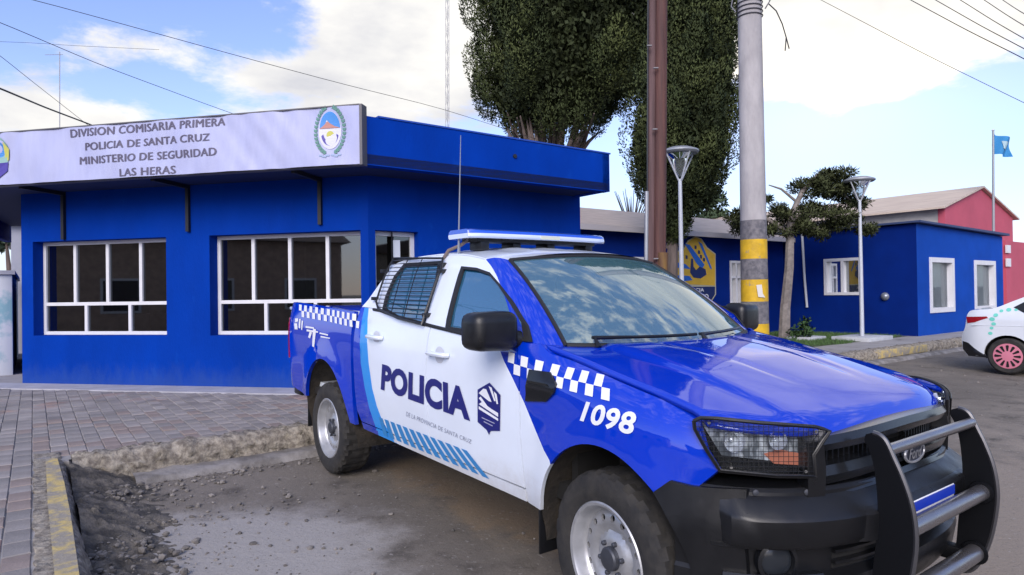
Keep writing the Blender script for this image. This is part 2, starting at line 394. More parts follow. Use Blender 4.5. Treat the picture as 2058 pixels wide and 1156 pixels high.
M_PAVER = mat('grey_paver', (.295, .27, .255), .85, base2=(.215, .197, .188), vscale=3, bump=.3, bscale=45, island=.22, coords='Object', dark=(.29, .195, .165), dscale=.8, dramp=(.56, .66))
M_YEL = mat('worn_yellow_paint', (.52, .40, .15), .85, base2=(.29, .26, .21), vscale=9, ramp=(.44, .60), bump=.4, bscale=30)

def rz(x, y):
    b = (x - TR[0]) * nv[0] + (y - TR[1]) * nv[1]; return 0.0161 * np.clip(b, 0, 3.7)
def axis_pts():
    fine = np.arange(-14, 26, .25); far = 26 * np.power(1.35, np.arange(1, 15)); near = -14 - (far - 26)
    return np.concatenate([near[::-1], fine, far])
gx = axis_pts(); gy = axis_pts()
GX, GY = np.meshgrid(gx, gy, indexing='ij'); ZZ = rz(GX, GY)
nearm = np.exp(-((GX - 2) ** 2 + (GY - 5) ** 2) / 150.)
for k in range(7):
    a = RNG.uniform(0, 6.28); w = RNG.uniform(.5, 2.4); ZZ = ZZ + .004 * nearm * np.sin((GX * math.cos(a) + GY * math.sin(a)) * w + RNG.uniform(0, 6))
n = len(gy); idx = np.arange(len(gx) * n).reshape(len(gx), n)
F = np.stack([idx[:-1, :-1], idx[1:, :-1], idx[1:, 1:], idx[:-1, 1:]], -1).reshape(-1, 4)
struct(mesh('road', np.c_[GX.ravel(), GY.ravel(), ZZ.ravel()], F, M_ASPH))

sroot = STREET
def place(o): o.location = sroot['loc']; o.rotation_euler = sroot['rot']; return o

# pavement slab: street side plus the corner that juts out on the left
slab = [(-2.66, 4.25), (-2.50, 4.12), (34, 4.12), (34, 40), (-9.0, 40), (-9.0, -1.5), (-2.66, -1.5)]
mb = MB(); mb.prism(slab, lambda u, v, w: (u, v, PZ - .009 - w), .25); place(struct(mb.build('pavement', M_CONC, smooth=False)))
pave = bpy.data.objects['pavement']
# kerb along the bay, rough broken stone
def rough_strip(name, A, B, prof, m, seg=.06, amp=.02, seed=1, z_fn=None):
    r = np.random.default_rng(seed); A = np.array(A, float); B = np.array(B, float); L = np.linalg.norm(B - A); k = max(2, int(L / seg)); t = (B - A) / L; nn = np.array([-t[1], t[0]])
    V = []; q = len(prof)
    low = np.cumsum(r.normal(0, .25, (k + 1, q)), 0) * .02; low -= low.mean(0)
    for i in range(k + 1):
        p = A + t * L * i / k
        for j, (o, z) in enumerate(prof):
            am = amp if 0 < j < q - 1 else 0
            V.append((p[0] + nn[0] * (o + r.normal(0, am)), p[1] + nn[1] * (o + r.normal(0, am)), z + r.normal(0, am * .7)))
    F = [(i * q + j, (i + 1) * q + j, (i + 1) * q + j + 1, i * q + j + 1) for i in range(k) for j in range(q - 1)]
    return mesh(name, V, F, m, sharp=80)
def prof_dense(P, d): return dens(P, d, False)
kp = prof_dense([(.26, PZ - .03), (.20, PZ + .02), (.12, PZ + .04), (.02, PZ + .038), (-.03, PZ + .0), (-.06, .18), (-.05, .11), (-.07, .05)], .035)
place(struct(rough_strip('kerb', (-2.60, 4.12), (16, 4.12), kp, M_KERB, .04, .016, 3)))
gp_ = prof_dense([(.34, .095), (.28, .108), (.06, .112), (.0, .104), (-.02, .085), (-.05, .035)], .06)
place(struct(rough_strip('gutter_step', (-2.20, 3.86), (16, 3.86), gp_, mat('gutter_concrete', (.27, .255, .245), .88, base2=(.13, .12, .11), vscale=3.5, ramp=(.38, .6), bump=.5, bscale=25), .10, .008, 5)))
# corner kerb with yellow paint on its top
yk = prof_dense([(.0, PZ - .02), (.0, PZ + .006), (-.17, PZ + .004), (-.19, PZ - .02), (-.22, .14), (-.25, .06), (-.26, .0)], .045)
place(struct(rough_strip('kerb', (-2.84, 4.6), (-2.84, -1.4), [(-o, z) for o, z in yk][::1], M_KERB, .05, .006, 8)))
yp = [(-2.765, 1.55), (-2.675, 1.5), (-2.672, 2.0), (-2.668, 2.6), (-2.672, 3.4), (-2.69, 4.28), (-2.765, 4.30), (-2.772, 3.0), (-2.768, 2.2)]
P, T = tri2d(dens(yp, .2), (), .1); place(struct(mesh('yellow_kerb_line', [(x, y, PZ + .019) for x, y in P], T, M_YEL)))
# rubble slope at the corner of the bay
r = np.random.default_rng(11); A_ = np.linspace(-2.62, -2.02, 22); B_ = np.linspace(4.16, .6, 90); V = []
for a in A_:
    for b in B_:
        t = (a + 2.62) / .60; h = (1 - t) ** 1.4 * (.16 + .05 * math.sin(b * 5)) * (.55 + .45 * smooth01((b - 1) / 2.5)); V.append((a, b, float(road_z(b)) + max(-.012, h - .010 + .012 * math.sin(b * 9 + a * 14) * t + r.normal(0, .012) * (1 - t * .5))))
nb = len(B_); F = [(i * nb + j, (i + 1) * nb + j, (i + 1) * nb + j + 1, i * nb + j + 1) for i in range(len(A_) - 1) for j in range(nb - 1)]
place(struct(mesh('broken_edge', V, F, mat('dirt_rubble', (.165, .145, .118), .95, base2=(.06, .054, .047), vscale=7, ramp=(.42, .6), bump=.8, bscale=30), sharp=180)))
# loose stones
def stones(name, n, area, zf, s0, s1, m, seed):
    r = np.random.default_rng(seed); V = []; F = []
    ico = bmesh.new(); bmesh.ops.create_icosphere(ico, subdivisions=1, radius=1); iv = np.array([v.co[:] for v in ico.verts]); ico.verts.index_update(); fi = [[v.index for v in f.verts] for f in ico.faces]; ico.free()
    for _ in range(n):
        a, b = area(r); s = s0 * (s1 / s0) ** (r.random() ** 2.2); q = iv * (1 + r.normal(0, .18, iv.shape)) * s * np.array([1, r.uniform(.6, 1), r.uniform(.4, .8)]); t = r.uniform(0, 6.28); c, sn = math.cos(t), math.sin(t)
        k = len(V); V += [(a + c * x - sn * y, b + sn * x + c * y, zf(a, b) + z) for x, y, z in q]; F += [tuple(i + k for i in f) for f in fi]
    return place(stuff(mesh(name, V, F, m, smooth=False)))
M_STONE = mat('loose_stone', (.17, .155, .14), .95, island=.45)
st = stones('loose_stones', 900, lambda r: (-2.6 + min(2.2, r.exponential(.42)), r.uniform(.8, 3.75)), lambda a, b: float(road_z(b)) + .01 + max(0, (-2.05 - a)) * .14, .006, .03, M_STONE, 21)
st['label'] = 'small broken stones and grit along the bay edge'
st = stones('loose_gravel', 700, lambda r: (r.uniform(1.2, 14), r.uniform(-3, 3.6)), lambda a, b: float(road_z(b)) + .003, .006, .022, M_STONE, 22)
st['label'] = 'scattered gravel on the road beyond the pickup'
st = stones('kerb_rubble', 200, lambda r: (r.uniform(-2.4, .2), 3.72 + r.normal(0, .06)), lambda a, b: float(road_z(b)) + .006, .006, .028, M_STONE, 23)
st['label'] = 'crumbled grit at the foot of the gutter step'
# litter
r = np.random.default_rng(5); a0, b0 = on_z(200, 1150, .04); V = []
for i in range(8):
    for j in range(7): V.append((a0 + (i - 3.5) * .022 + r.normal(0, .005), b0 + (j - 3) * .017 + r.normal(0, .005), .035 + abs(r.normal(0, .014)) + .02 * math.sin(i) * math.cos(j)))
F = [(i * 7 + j, (i + 1) * 7 + j, (i + 1) * 7 + j + 1, i * 7 + j + 1) for i in range(7) for j in range(6)]
lit = place(mesh('litter', V, F, mat('white_plastic_litter', (.62, .70, .74), .4), sharp=20)); tag(lit, 'crumpled white plastic litter at the edge of the bay', 'litter')

# ------------------------------------------------------------------ pavers
FA = np.array([-2.974, 10.35]); FB = np.array([.783, 6.142]); FL = float(np.linalg.norm(FB - FA)); FU = (FB - FA) / FL; FN = np.array([FU[1], -FU[0]])
if FN @ np.array([-1, -1]) < 0: FN = -FN
pw, pl = .125, .215
cells = []
for i, a in enumerate(np.arange(-8.6, 9.0, pw)):
    for j, b in enumerate(np.arange(-.6, 10.6, pl)):
        bb = b + (pl / 2 if i % 2 else 0)
        c = np.array([a + pw / 2, bb + pl / 2])
        if c[0] > -2.87 and c[1] < 4.42: continue
        if (c - FA) @ FN < .55 and c[0] > -3.4: continue
        if c[0] > .5 and c[1] > 5.75: continue
        if c[0] > 5: continue
        if c[0] < -3.4 and c[1] > 10.4: continue
        cells.append((a, bb, np.hypot(*(c - np.array(to_ab(C0))))))
def visible(a, b):
    p = wd(a + pw / 2, b + pl / 2, PZ); d = Vector(p) - Vector((0, 0, CAMH)); dep = d.dot(_fw)
    if dep < .5: return False
    u = 1029 + FPX * d.dot(_rt) / dep; v = 578 - FPX * d.dot(_up) / dep; return -25 < u < 2080 and v < 1180
cells.sort(key=lambda c: (not visible(c[0], c[1]), c[2]))
bm = MB(); bm.box(-pw / 2 + .003, pw / 2 - .003, -pl / 2 + .003, pl / 2 - .003, -.03, 0); 
bmm = bmesh.new(); tmp = bm.build('paver', M_PAVER, pave); bmm.from_mesh(tmp.data); bmesh.ops.bevel(bmm, geom=[e for e in bmm.edges if all(v.co.z > -.01 for v in e.verts)], offset=.004, segments=1, affect='EDGES'); bmm.to_mesh(tmp.data); bmm.free()
tmp.data.polygons.foreach_set('use_smooth', np.zeros(len(tmp.data.polygons), bool))
pmat = []
for v, c3 in enumerate([(.295, .27, .255), (.255, .237, .227), (.33, .30, .285), (.29, .235, .21)]):
    d = tmp.data if v == 0 else tmp.data.copy(); mm = mat('grey_paver_%d' % v, c3, .85, var=.3, vscale=3, bump=.3, bscale=45); d.materials.clear(); d.materials.append(mm); pmat.append(d)
rest_V = []; rest_F = []; base_v = np.array([v.co[:] for v in tmp.data.vertices]); base_f = [tuple(p.vertices) for p in tmp.data.polygons]
first = True
for k, (a, b, dd) in enumerate(cells):
    dz = RNG.normal(0, .0022); tx, ty = RNG.normal(0, .008, 2)
    if k < 300:
        o = tmp if first else bpy.data.objects.new('paver', pmat[RNG.integers(4)])
        if not first: COL.objects.link(o); o.parent = pave
        first = False
        o.location = (a + pw / 2, b + pl / 2, PZ + dz); o.rotation_euler = (tx, ty, RNG.normal(0, .008))
    else:
        q = base_v + np.array([a + pw / 2, b + pl / 2, PZ + dz]); q[:, 2] += base_v[:, 0] * ty + base_v[:, 1] * tx; kk = len(rest_V); rest_V += [tuple(x) for x in q]; rest_F += [tuple(i + kk for i in f) for f in base_f]
stuff(mesh('pavers', rest_V, rest_F, M_PAVER, pave, smooth=False))

# ------------------------------------------------------------------ the blue station
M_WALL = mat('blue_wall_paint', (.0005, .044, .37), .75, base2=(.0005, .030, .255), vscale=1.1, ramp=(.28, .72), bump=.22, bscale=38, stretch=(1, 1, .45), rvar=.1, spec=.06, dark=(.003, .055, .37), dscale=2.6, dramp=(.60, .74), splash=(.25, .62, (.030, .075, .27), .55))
M_WALLD = mat('dark_blue_wall', (.001, .020, .19), .75, spec=.08, base2=(.001, .014, .135), vscale=1.0, ramp=(.3, .7), bump=.15, bscale=50)
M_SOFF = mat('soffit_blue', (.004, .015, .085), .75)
M_FRAME = mat('white_window_frame', (.70, .70, .72), .4, var=.08, vscale=5)
M_BRK = mat('bracket_black', (.012, .013, .018), .5)
M_PANE = glass('window_pane', (.22, .23, .24), 2.2, opac=.2, dark=(.012, .012, .012))
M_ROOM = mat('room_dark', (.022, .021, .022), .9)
M_CREAM = mat('banner_vinyl', (.43, .45, .64), .45, base2=(.38, .40, .60), vscale=2.2, bump=.25, bscale=3.0, stretch=(2.5, 2.5, .7))
station = street_empty('police_station'); tag(station, 'blue single storey corner building with white banner over its canopy', 'building')
def fpt(s, z, off=0.): p = FA + FU * s + FN * off; return (float(p[0]), float(p[1]), float(z))
def on_f(px, py, off=0.):
    o, d = ray_ab(px, py); t = ((FA + FN * off - o[:2]) @ FN) / (d[:2] @ FN); p = o + t * d; return float((p[:2] - FA) @ FU), float(p[2])
RC = .20     # depth of the window recess
w1l, w1t = on_f(90, 488, -RC); _, w1b = on_f(92, 673, -RC); w1m = on_f(152, 560, -RC)[0]; wstep = on_f(217, 560, -RC)[0] - w1m; w1r = w1l + wstep * 4
w2l, w2t = on_f(439, 476, -RC); w2r = on_f(737, 470, -RC)[0]; w2b = w1b
WT = (w1t + w2t) / 2; WB = w1b; WM = on_f(152, 611, -RC)[1]
ZT = 3.12
holes = [[(w1l, WB), (w1r, WB), (w1r, WT), (w1l, WT)], [(w2l, WB), (w2r, WB), (w2r, WT), (w2l, WT)]]
ff = lambda P, d: CC(FA[0] + FU[0] * P[:, 0] - FN[0] * d, FA[1] + FU[1] * P[:, 0] - FN[1] * d, P[:, 1])
panel('facade_wall', [(0, .1), (FL, .1), (FL, ZT), (0, ZT)], ff, [M_WALL], station, holes=holes, grid=.5, thick=RC + .12)
def strip_frame(name, fn, x0, x1, z0, z1, w, d, m, parent, bars_v=(), bars_h=()):
    "frame with mullions in the plane of fn(u,z,depth)"
    b = MB()
    def bx(u0, u1, v0, v1):
        V = [fn(u, v, q) for u in (u0, u1) for v in (v0, v1) for q in (0, d)]; b.add(V, [(0, 1, 3, 2), (4, 6, 7, 5), (0, 4, 5, 1), (2, 3, 7, 6), (0, 2, 6, 4), (1, 5, 7, 3)])
    bx(x0, x1, z0, z0 + w); bx(x0, x1, z1 - w, z1); bx(x0, x0 + w, z0 + w, z1 - w); bx(x1 - w, x1, z0 + w, z1 - w)
    for u, a, c in bars_v: bx(u - w / 2, u + w / 2, a, c)
    for z, a, c in bars_h: bx(a, c, z - w / 2, z + w / 2)
    return b.build(name, m, parent, smooth=False)
for (l, rr) in ((w1l, w1r), (w2l, w2r)):
    fn = lambda u, z, q: fpt(u, z, -RC + .03 - q)
    wd_ = (rr - l); W4 = [l + wd_ * i / 4 for i in range(5)]; W3 = [l + wd_ * i / 3 for i in range(4)]; fw = .05
    win = strip_frame('window', fn, l + .003, rr - .003, WB + .003, WT - .003, fw, .06, M_FRAME, station, [(u, WM + fw / 2, WT - fw) for u in W4[1:4]] + [(u, WB + fw, WM - fw / 2) for u in W3[1:3]], [(WM, l + fw, rr - fw)])
    for k in range(4): mesh('pane', [fpt(u, z, -RC) for u, z in ((W4[k], WM), (W4[k + 1], WM), (W4[k + 1], WT), (W4[k], WT))], [(0, 1, 2, 3)], M_PANE, win, smooth=False)
    for k in range(3): mesh('pane', [fpt(u, z, -RC) for u, z in ((W3[k], WB), (W3[k + 1], WB), (W3[k + 1], WM), (W3[k], WM))], [(0, 1, 2, 3)], M_PANE, win, smooth=False)
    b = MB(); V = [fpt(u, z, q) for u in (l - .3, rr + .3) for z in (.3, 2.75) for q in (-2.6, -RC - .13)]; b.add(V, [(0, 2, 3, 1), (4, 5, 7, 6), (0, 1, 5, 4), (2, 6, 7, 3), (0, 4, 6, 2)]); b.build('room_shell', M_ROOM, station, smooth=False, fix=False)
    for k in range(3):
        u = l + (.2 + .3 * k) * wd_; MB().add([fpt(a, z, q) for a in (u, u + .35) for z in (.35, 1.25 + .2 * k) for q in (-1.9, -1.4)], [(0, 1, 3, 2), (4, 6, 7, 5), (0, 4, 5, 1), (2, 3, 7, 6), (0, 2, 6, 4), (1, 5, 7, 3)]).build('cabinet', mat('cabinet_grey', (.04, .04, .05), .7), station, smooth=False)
# side wall along the street with the door
SB = float(FB[1]); SX0, SX1 = float(FB[0]), on_b(1166, 430, float(FB[1]))[0]
d0, dt = on_b(754, 461, SB + .10); d1, _ = on_b(828, 467, SB + .10); DT = WT
dl, dr_ = SX0 + .10, max(d1, SX0 + .75)
side = lambda P, d: CC(P[:, 0], SB + d, P[:, 1])
panel('side_wall', [(SX0, .1), (SX1, .1), (SX1, ZT), (SX0, ZT)], side, [M_WALL], station, holes=[[(dl, .26), (dr_, .26), (dr_, DT), (dl, DT)]], grid=.5, thick=.25)
fn = lambda u, z, q: (u, SB + .12 + q, z)
door = strip_frame('door', fn, dl + .003, dr_ - .003, .262, DT - .003, .06, .05, M_FRAME, station, (), [(1.05, dl + .06, dr_ - .06)])
for z0, z1 in ((.30, 1.03), (1.07, DT - .05)): mesh('pane', [(dl + .05, SB + .145, z0), (dr_ - .05, SB + .145, z0), (dr_ - .05, SB + .145, z1), (dl + .05, SB + .145, z1)], [(0, 1, 2, 3)], M_PANE, door, smooth=False)
na, nz = on_b(796, 500, SB + .135); MB().box(na - .06, na + .06, SB + .130, SB + .134, nz - .12, nz + .12).build('notice', mat('paper', (.62, .66, .72), .8), door)
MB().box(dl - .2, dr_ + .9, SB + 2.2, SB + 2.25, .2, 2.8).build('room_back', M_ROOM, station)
# end, back and left walls, roof
b = MB(); b.prism([(SX1, SB + .26), (SX1, 11.5), (SX1 - .2, 11.5), (SX1 - .2, SB + .26)], lambda u, v, w: (u, v, .1 + w), ZT - .1); b.build('end_wall', M_WALL, station, smooth=False)
b = MB(); b.prism([(FA[0], FA[1] + .02), (FA[0], 15.5), (FA[0] + .2, 15.5), (FA[0] + .2, FA[1] + .2)], lambda u, v, w: (u, v, .1 + w), ZT - .1); b.build('left_wall', M_WALL, station, smooth=False)
b = MB(); b.prism([(FA[0], 15.5), (SX1, 11.5), (SX1, 11.7), (FA[0], 15.7)], lambda u, v, w: (u, v, .1 + w), ZT - .1); b.build('back_wall', M_WALL, station, smooth=False)
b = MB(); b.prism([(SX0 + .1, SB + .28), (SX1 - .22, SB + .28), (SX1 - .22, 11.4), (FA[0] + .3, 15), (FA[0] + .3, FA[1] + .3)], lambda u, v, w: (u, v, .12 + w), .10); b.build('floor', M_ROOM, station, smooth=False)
# canopy: soffit slab with an upstand fascia
OV = .73
def isect(p, d, q, e):
    A = np.array([[d[0], -e[0]], [d[1], -e[1]]]); t = np.linalg.solve(A, np.array(q) - np.array(p)); return np.array(p) + t[0] * np.array(d)
CORN = isect(FA + FN * OV, FU, np.array([0, SB - OV]), np.array([1., 0]))
CL = FA + FN * OV - FU * .75                       # left end of the front fascia
CE = np.array([on_b(1225, 350, SB - OV)[0], SB - OV]); CO = float(CE[0])
ZS, ZF = 3.115, 3.70
can = [tuple(CL), tuple(CORN), tuple(CE), (CO, 11.8), (FA[0] - .35, 15.8), (FA[0] - .9, FA[1] + .1)]
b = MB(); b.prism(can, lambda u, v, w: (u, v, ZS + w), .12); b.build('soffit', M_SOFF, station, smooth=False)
def fascia(name, p, q, z0, z1, th, m):
    p = np.array(p); q = np.array(q); t = (q - p) / np.linalg.norm(q - p); nn = np.array([-t[1], t[0]]) * th
    b = MB(); b.prism([tuple(p), tuple(q), tuple(q + nn), tuple(p + nn)], lambda u, v, w: (u, v, z0 + w), z1 - z0); return b.build(name, m, station, smooth=False)
b = 0
fascia('fascia', CORN + np.array([.0, 0]), CE, ZS - .012, ZF, .15, M_WALL)
fascia('fascia', CE, np.array([CO, 11.8]), ZS - .008, ZF - .004, .15, M_WALL)
fascia('fascia', CL, CORN - FU * .02, ZS - .004, ZF - .06, .12, M_WALL)
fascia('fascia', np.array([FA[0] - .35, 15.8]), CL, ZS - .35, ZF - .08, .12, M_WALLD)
b = MB(); b.prism([tuple(np.array(p) * .985 + np.array([0, .15])) for p in can], lambda u, v, w: (u, v, ZS + .125 + w), .08); b.build('roof', mat('roof_felt', (.12, .12, .12), .9), station, smooth=False)
cap = MB(); cap.box(CORN[0] + .15, CE[0] + .02, SB - OV - .012, SB - OV + .17, ZF + .001, ZF + .022); cap.build('fascia_cap', mat('cap_blue', (.01, .06, .36), .5), station)
vx, vz = on_b(1035, 314, SB - OV - .01); MB().lathe([(.03, 0), (.03, .02), (.02, .02)], (vx, SB - OV - .02, vz), (0, 1, 0), 14).build('drain_outlet', M_BRK, station)
# wall brackets carrying the canopy
for px in (130, 380, 645):
    s, _ = on_f(px, 430); zl = on_f(px, {130: 482, 380: 466, 645: 452}[px])[1]
    b = MB(); V = lambda s0, s1, z0, z1, o0, o1: b.add([fpt(u, z, q) for u in (s0, s1) for z in (z0, z1) for q in (o0, o1)], [(0, 1, 3, 2), (4, 6, 7, 5), (0, 4, 5, 1), (2, 3, 7, 6), (0, 2, 6, 4), (1, 5, 7, 3)])
    V(s - .025, s + .025, zl, ZS - .055, .002, .05); V(s - .025, s + .025, ZS - .054, ZS - .002, .002, OV - .03); b.build('canopy_bracket', M_BRK, station, smooth=False)
# light strip of concrete at the foot of the wall
pl_ = MB(); pl_.prism([tuple(FA + FN * .5 - FU * .45), tuple(FB + FN * .5 + FU * .15), tuple(FB + np.array([.12, -.02])), tuple(FA - FU * .4)], lambda u, v, w: (u, v, PZ - .02 + w), .028); pl_.build('plinth_strip', mat('pale_concrete', (.42, .42, .46), .85, var=.25, vscale=3, bump=.2), pave, smooth=False)

# banner
BO = OV + .13
ban = street_empty('banner'); tag(ban, 'long white banner with dark lettering and crests on the blue canopy', 'banner')
bl_s, br_s = -1.0, on_f(723, 270, BO)[0]
zb, ztp = on_f(723, 329, BO)[1], on_f(723, 211, BO)[1]
def ban_pt(s, z, off=0.):
    wv = .010 * math.sin(s * 5 + z * 6) + .006 * math.sin(s * 13 - z * 9) + .020 * math.exp(-((s - .2) / .8) ** 2) * math.sin(s * 17 - z * 13) + .008 * math.exp(-((s - 4.6) / .6) ** 2) * math.sin(s * 21 + z * 17); return fpt(s, z, BO + wv + off)
grid_surf('sheet', lambda s, z: ban_pt(s, z), np.linspace(bl_s, br_s, 110), np.linspace(zb, ztp, 14), M_CREAM, ban, flip=False, sharp=180)
fr = MB()
def fbox(s0, s1, z0, z1, o0, o1, m=0): fr.add([fpt(s, z, o) for s in (s0, s1) for z in (z0, z1) for o in (o0, o1)], [(0, 1, 3, 2), (4, 6, 7, 5), (0, 4, 5, 1), (2, 3, 7, 6), (0, 2, 6, 4), (1, 5, 7, 3)], m)
fbox(bl_s, br_s, zb - .01, ztp - .01, OV + .005, BO - .035); fbox(br_s, br_s + .035, zb - .012, ztp + .012, OV + .003, BO + .012); fbox(bl_s, br_s, ztp + .002, ztp + .016, OV + .004, BO + .01)
fr.build('frame', mat('banner_frame_grey', (.12, .115, .12), .5, metal=.2), ban, smooth=False)
M_INK = mat('banner_ink', (.10, .09, .14), .6)
def words(txt, bold, spacing, shear=0.):
    "unit-box letter meshes of a line, one per word"
    V, F = text_mesh(txt, bold, spacing, shear); adj = {}
    if ' ' not in txt: return [(V, F)]
    n = len(txt.split(' ')); iv = sorted((V[list(f), 0].min(), V[list(f), 0].max()) for f in F); mg = [list(iv[0])]
    for a, b in iv[1:]:
        if a > mg[-1][1] + 1e-4: mg.append([a, b])
        else: mg[-1][1] = max(mg[-1][1], b)
    gp = sorted(((mg[i + 1][0] - mg[i][1], (mg[i + 1][0] + mg[i][1]) / 2) for i in range(len(mg) - 1)), reverse=True)[:n - 1]; cuts = [-1] + sorted(c for _, c in gp) + [2]; out = []
    for lo, hi in zip(cuts[:-1], cuts[1:]):
        ids = np.where((V[:, 0] > lo) & (V[:, 0] <= hi))[0]; mp = {int(i): k for k, i in enumerate(ids)}; out.append((V[ids], [tuple(mp[i] for i in f) for f in F if all(i in mp for i in f)]))
    return out
def ban_text(s, L, R):
    (lx, l0, l1), (rx_, r0, r1) = L, R; bl = np.array(on_f(lx, l1, BO)); br = np.array(on_f(rx_, r1, BO)); tl = np.array(on_f(lx, l0, BO)); tr_ = np.array(on_f(rx_, r0, BO))
    for V, F in words(s, .0, 1.06):
        P = [bl * (1 - u) * (1 - v) + br * u * (1 - v) + tr_ * u * v + tl * (1 - u) * v for u, v in V]; n = len(P); VV = []; FF = []
        for k, (ds, dz) in enumerate(((-.0055, 0), (.0055, .0015))): VV += [ban_pt(p[0] + ds, p[1] + dz, .006 + k * .0008) for p in P]; FF += [tuple(i + k * n for i in f) for f in F]
        mesh('lettering', VV, FF, M_INK, ban, smooth=False)
ban_text('DIVISION COMISARIA PRIMERA', (143, 261, 277), (452, 236, 252)); ban_text('POLICIA DE SANTA CRUZ', (173, 288, 303), (421, 268, 283))
ban_text('MINISTERIO DE SEGURIDAD', (161, 316, 331), (436, 297, 313)); ban_text('LAS HERAS', (241, 340, 355), (352, 333, 349))
def ell(cs, cz, a, b, t0=0, t1=2 * math.pi, n=36): return [(cs + a * math.cos(t), cz + b * math.sin(t)) for t in np.linspace(t0, t1, n)]
def flat(poly, m, off, name='crest_piece'):
    P, T = tri2d(poly, (), 0); return mesh(name, [ban_pt(x, z, off) for x, z in P], T, m, ban, smooth=False)
def crest(cs, cz, k):
    a, h = .15 * k, .235 * k
    r = np.random.default_rng(3)
    flat(ell(cs, cz, a * .80, h * .80)[:-1], mat('crest_white', (.62, .62, .72), .5), .006)
    flat(ell(cs, cz + .02 * k, a * .74, h * .70, 0, math.pi), mat('crest_sky', (.06, .25, .62), .5), .009)
    flat([(cs - a * .74, cz + .02 * k), (cs + a * .74, cz + .02 * k), (cs + a * .35, cz + h * .16), (cs + a * .0, cz + h * .30), (cs - a * .18, cz + h * .42), (cs - a * .3, cz + h * .28), (cs - a * .55, cz + h * .16)], mat('crest_peak', (.50, .24, .20), .5), .012)
    flat([(cs - a * .12, cz + h * .36), (cs - a * .18, cz + h * .43), (cs - a * .25, cz + h * .34)], mat('crest_snow', (.6, .6, .66), .5), .014)
    flat(ell(cs + a * .02, cz - h * .20, a * .27, h * .17)[:-1], mat('crest_sun', (.52, .50, .10), .5), .010)
    o = ell(cs, cz - h * .1, a * .62, h * .56, math.pi * 1.08, math.pi * 1.92, 16); i_ = ell(cs, cz - h * .05, a * .48, h * .42, math.pi * 1.92, math.pi * 1.08, 16); flat(o + i_, mat('crest_ribbon', (.07, .05, .30), .5), .010)
    for s in (-1, 1):
        b = MB()
        for t in np.linspace(-1.25, 1.18, 15):
            cx, cy = cs + s * a * 1.02 * math.cos(t), cz + h * 1.0 * math.sin(t)
            for q in (-1, 1):
                th = math.atan2(math.cos(t) * h, -math.sin(t) * a * s) + q * .6; u = np.array([math.cos(th), math.sin(th)]) * .036 * k; v = np.array([-u[1], u[0]]) * .38; c = np.array([cx, cy])
                P = [c - u * .3, c + u * .35 + v, c + u, c + u * .35 - v]; b.add([ban_pt(p[0], p[1], .009) for p in P], [(0, 1, 2, 3)])
        b.build('crest_laurel', mat('crest_green', (.10, .24, .20), .6), ban, smooth=False, fix=False)
    b = MB()
    for s in (-1, 1):
        for q in range(3):
            c = np.array([cs + s * a * (.2 + .22 * q), cz - h * (1.06 + .05 * (q % 2))]); P = [c + np.array(d) * k for d in ((-.022, -.006), (.02, -.010), (.024, .006), (-.02, .010))]; b.add([ban_pt(p[0], p[1], .008) for p in P], [(0, 1, 2, 3)])
    b.build('crest_bow', mat('crest_bow_blue', (.30, .38, .55), .6), ban, smooth=False, fix=False)
cs, cz = on_f(663, 262, BO); crest(cs, cz, 1.22)
cs2, cz2 = on_f(-2, 316, BO)
flat(ell(cs2, cz2 + .04, .17, .23)[:-1], mat('crest2_green', (.25, .42, .38), .6), .008); flat(ell(cs2, cz2 + .06, .12, .15)[:-1], mat('crest_sky', (.06, .25, .62), .5), .011); flat([(cs2 - .2, cz2 - .10), (cs2 + .16, cz2 - .08), (cs2 + .15, cz2 - .20), (cs2, cz2 - .30), (cs2 - .15, cz2 - .24)], mat('crest_ribbon', (.07, .05, .30), .5), .012); flat([(cs2 + .10, cz2 + .20), (cs2 + .17, cz2 + .1), (cs2 + .17, cz2 - .05), (cs2 + .11, cz2 - .06)], mat('crest_sun', (.52, .50, .10), .5), .013)
# ================================================================== the pickup truck (x forward, y left, z up; front axle at the origin)
M_BLUE = mat('car_paint_blue', (.0005, .034, .50), .40, coat=1., spec=.0, rvar=.05, vscale=3, coat_ior=1.85, splash=(.40, .66, (.10, .11, .18), .4))
M_WHITE = mat('car_paint_white', (.76, .83, .93), .3, coat=.7, base2=(.71, .77, .86), vscale=2.2, ramp=(.3, .62), splash=(.40, .66, (.44, .38, .31), .45))
M_CYAN = mat('car_vinyl_light_blue', (.015, .27, .75), .35, coat=.4)
M_NAVY = mat('vinyl_navy', (.012, .015, .16), .4)
M_VWHITE = mat('vinyl_white', (.78, .80, .84), .4)
M_PLAST = mat('black_plastic', (.008, .0085, .010), .36, spec=.5, rvar=.1, vscale=8, bump=.08, bscale=300)
M_PLAST2 = mat('black_gloss_plastic', (.010, .011, .013), .22, spec=.6)
M_DARK = mat('dark_void', (.006, .006, .006), .9)
M_LINER = mat('muddy_liner', (.045, .036, .026), .9, base2=(.016, .014, .012), vscale=9, bump=.4, bscale=30)
M_RUB = mat('tyre_rubber', (.014, .014, .015), .82, base2=(.036, .033, .029), vscale=12, bump=.15, bscale=120)
M_STEEL = mat('steel_wheel_silver', (.50, .51, .53), .38, metal=.55, var=.25, vscale=9)
M_HUB = mat('hub_dark', (.07, .075, .09), .5, metal=.5)
M_TUBE = mat('brushed_tube', (.30, .29, .30), .3, metal=.85, rvar=.1, vscale=5)
M_PLATE = mat('bull_bar_black', (.004, .0045, .006), .5, spec=.2, bump=.05, bscale=200)
M_GLASS = glass('windscreen_glass', (.5, .62, .66), 4.2, opac=.6, dark=(.09, .22, .27))  # pale cyan diffuse layer stands in for reflected sky
M_SGLASS = glass('side_glass', (.28, .36, .40), 3.8, opac=.75, dark=(.015, .13, .24))  # blue diffuse layer carries the sky's reflection in its colour
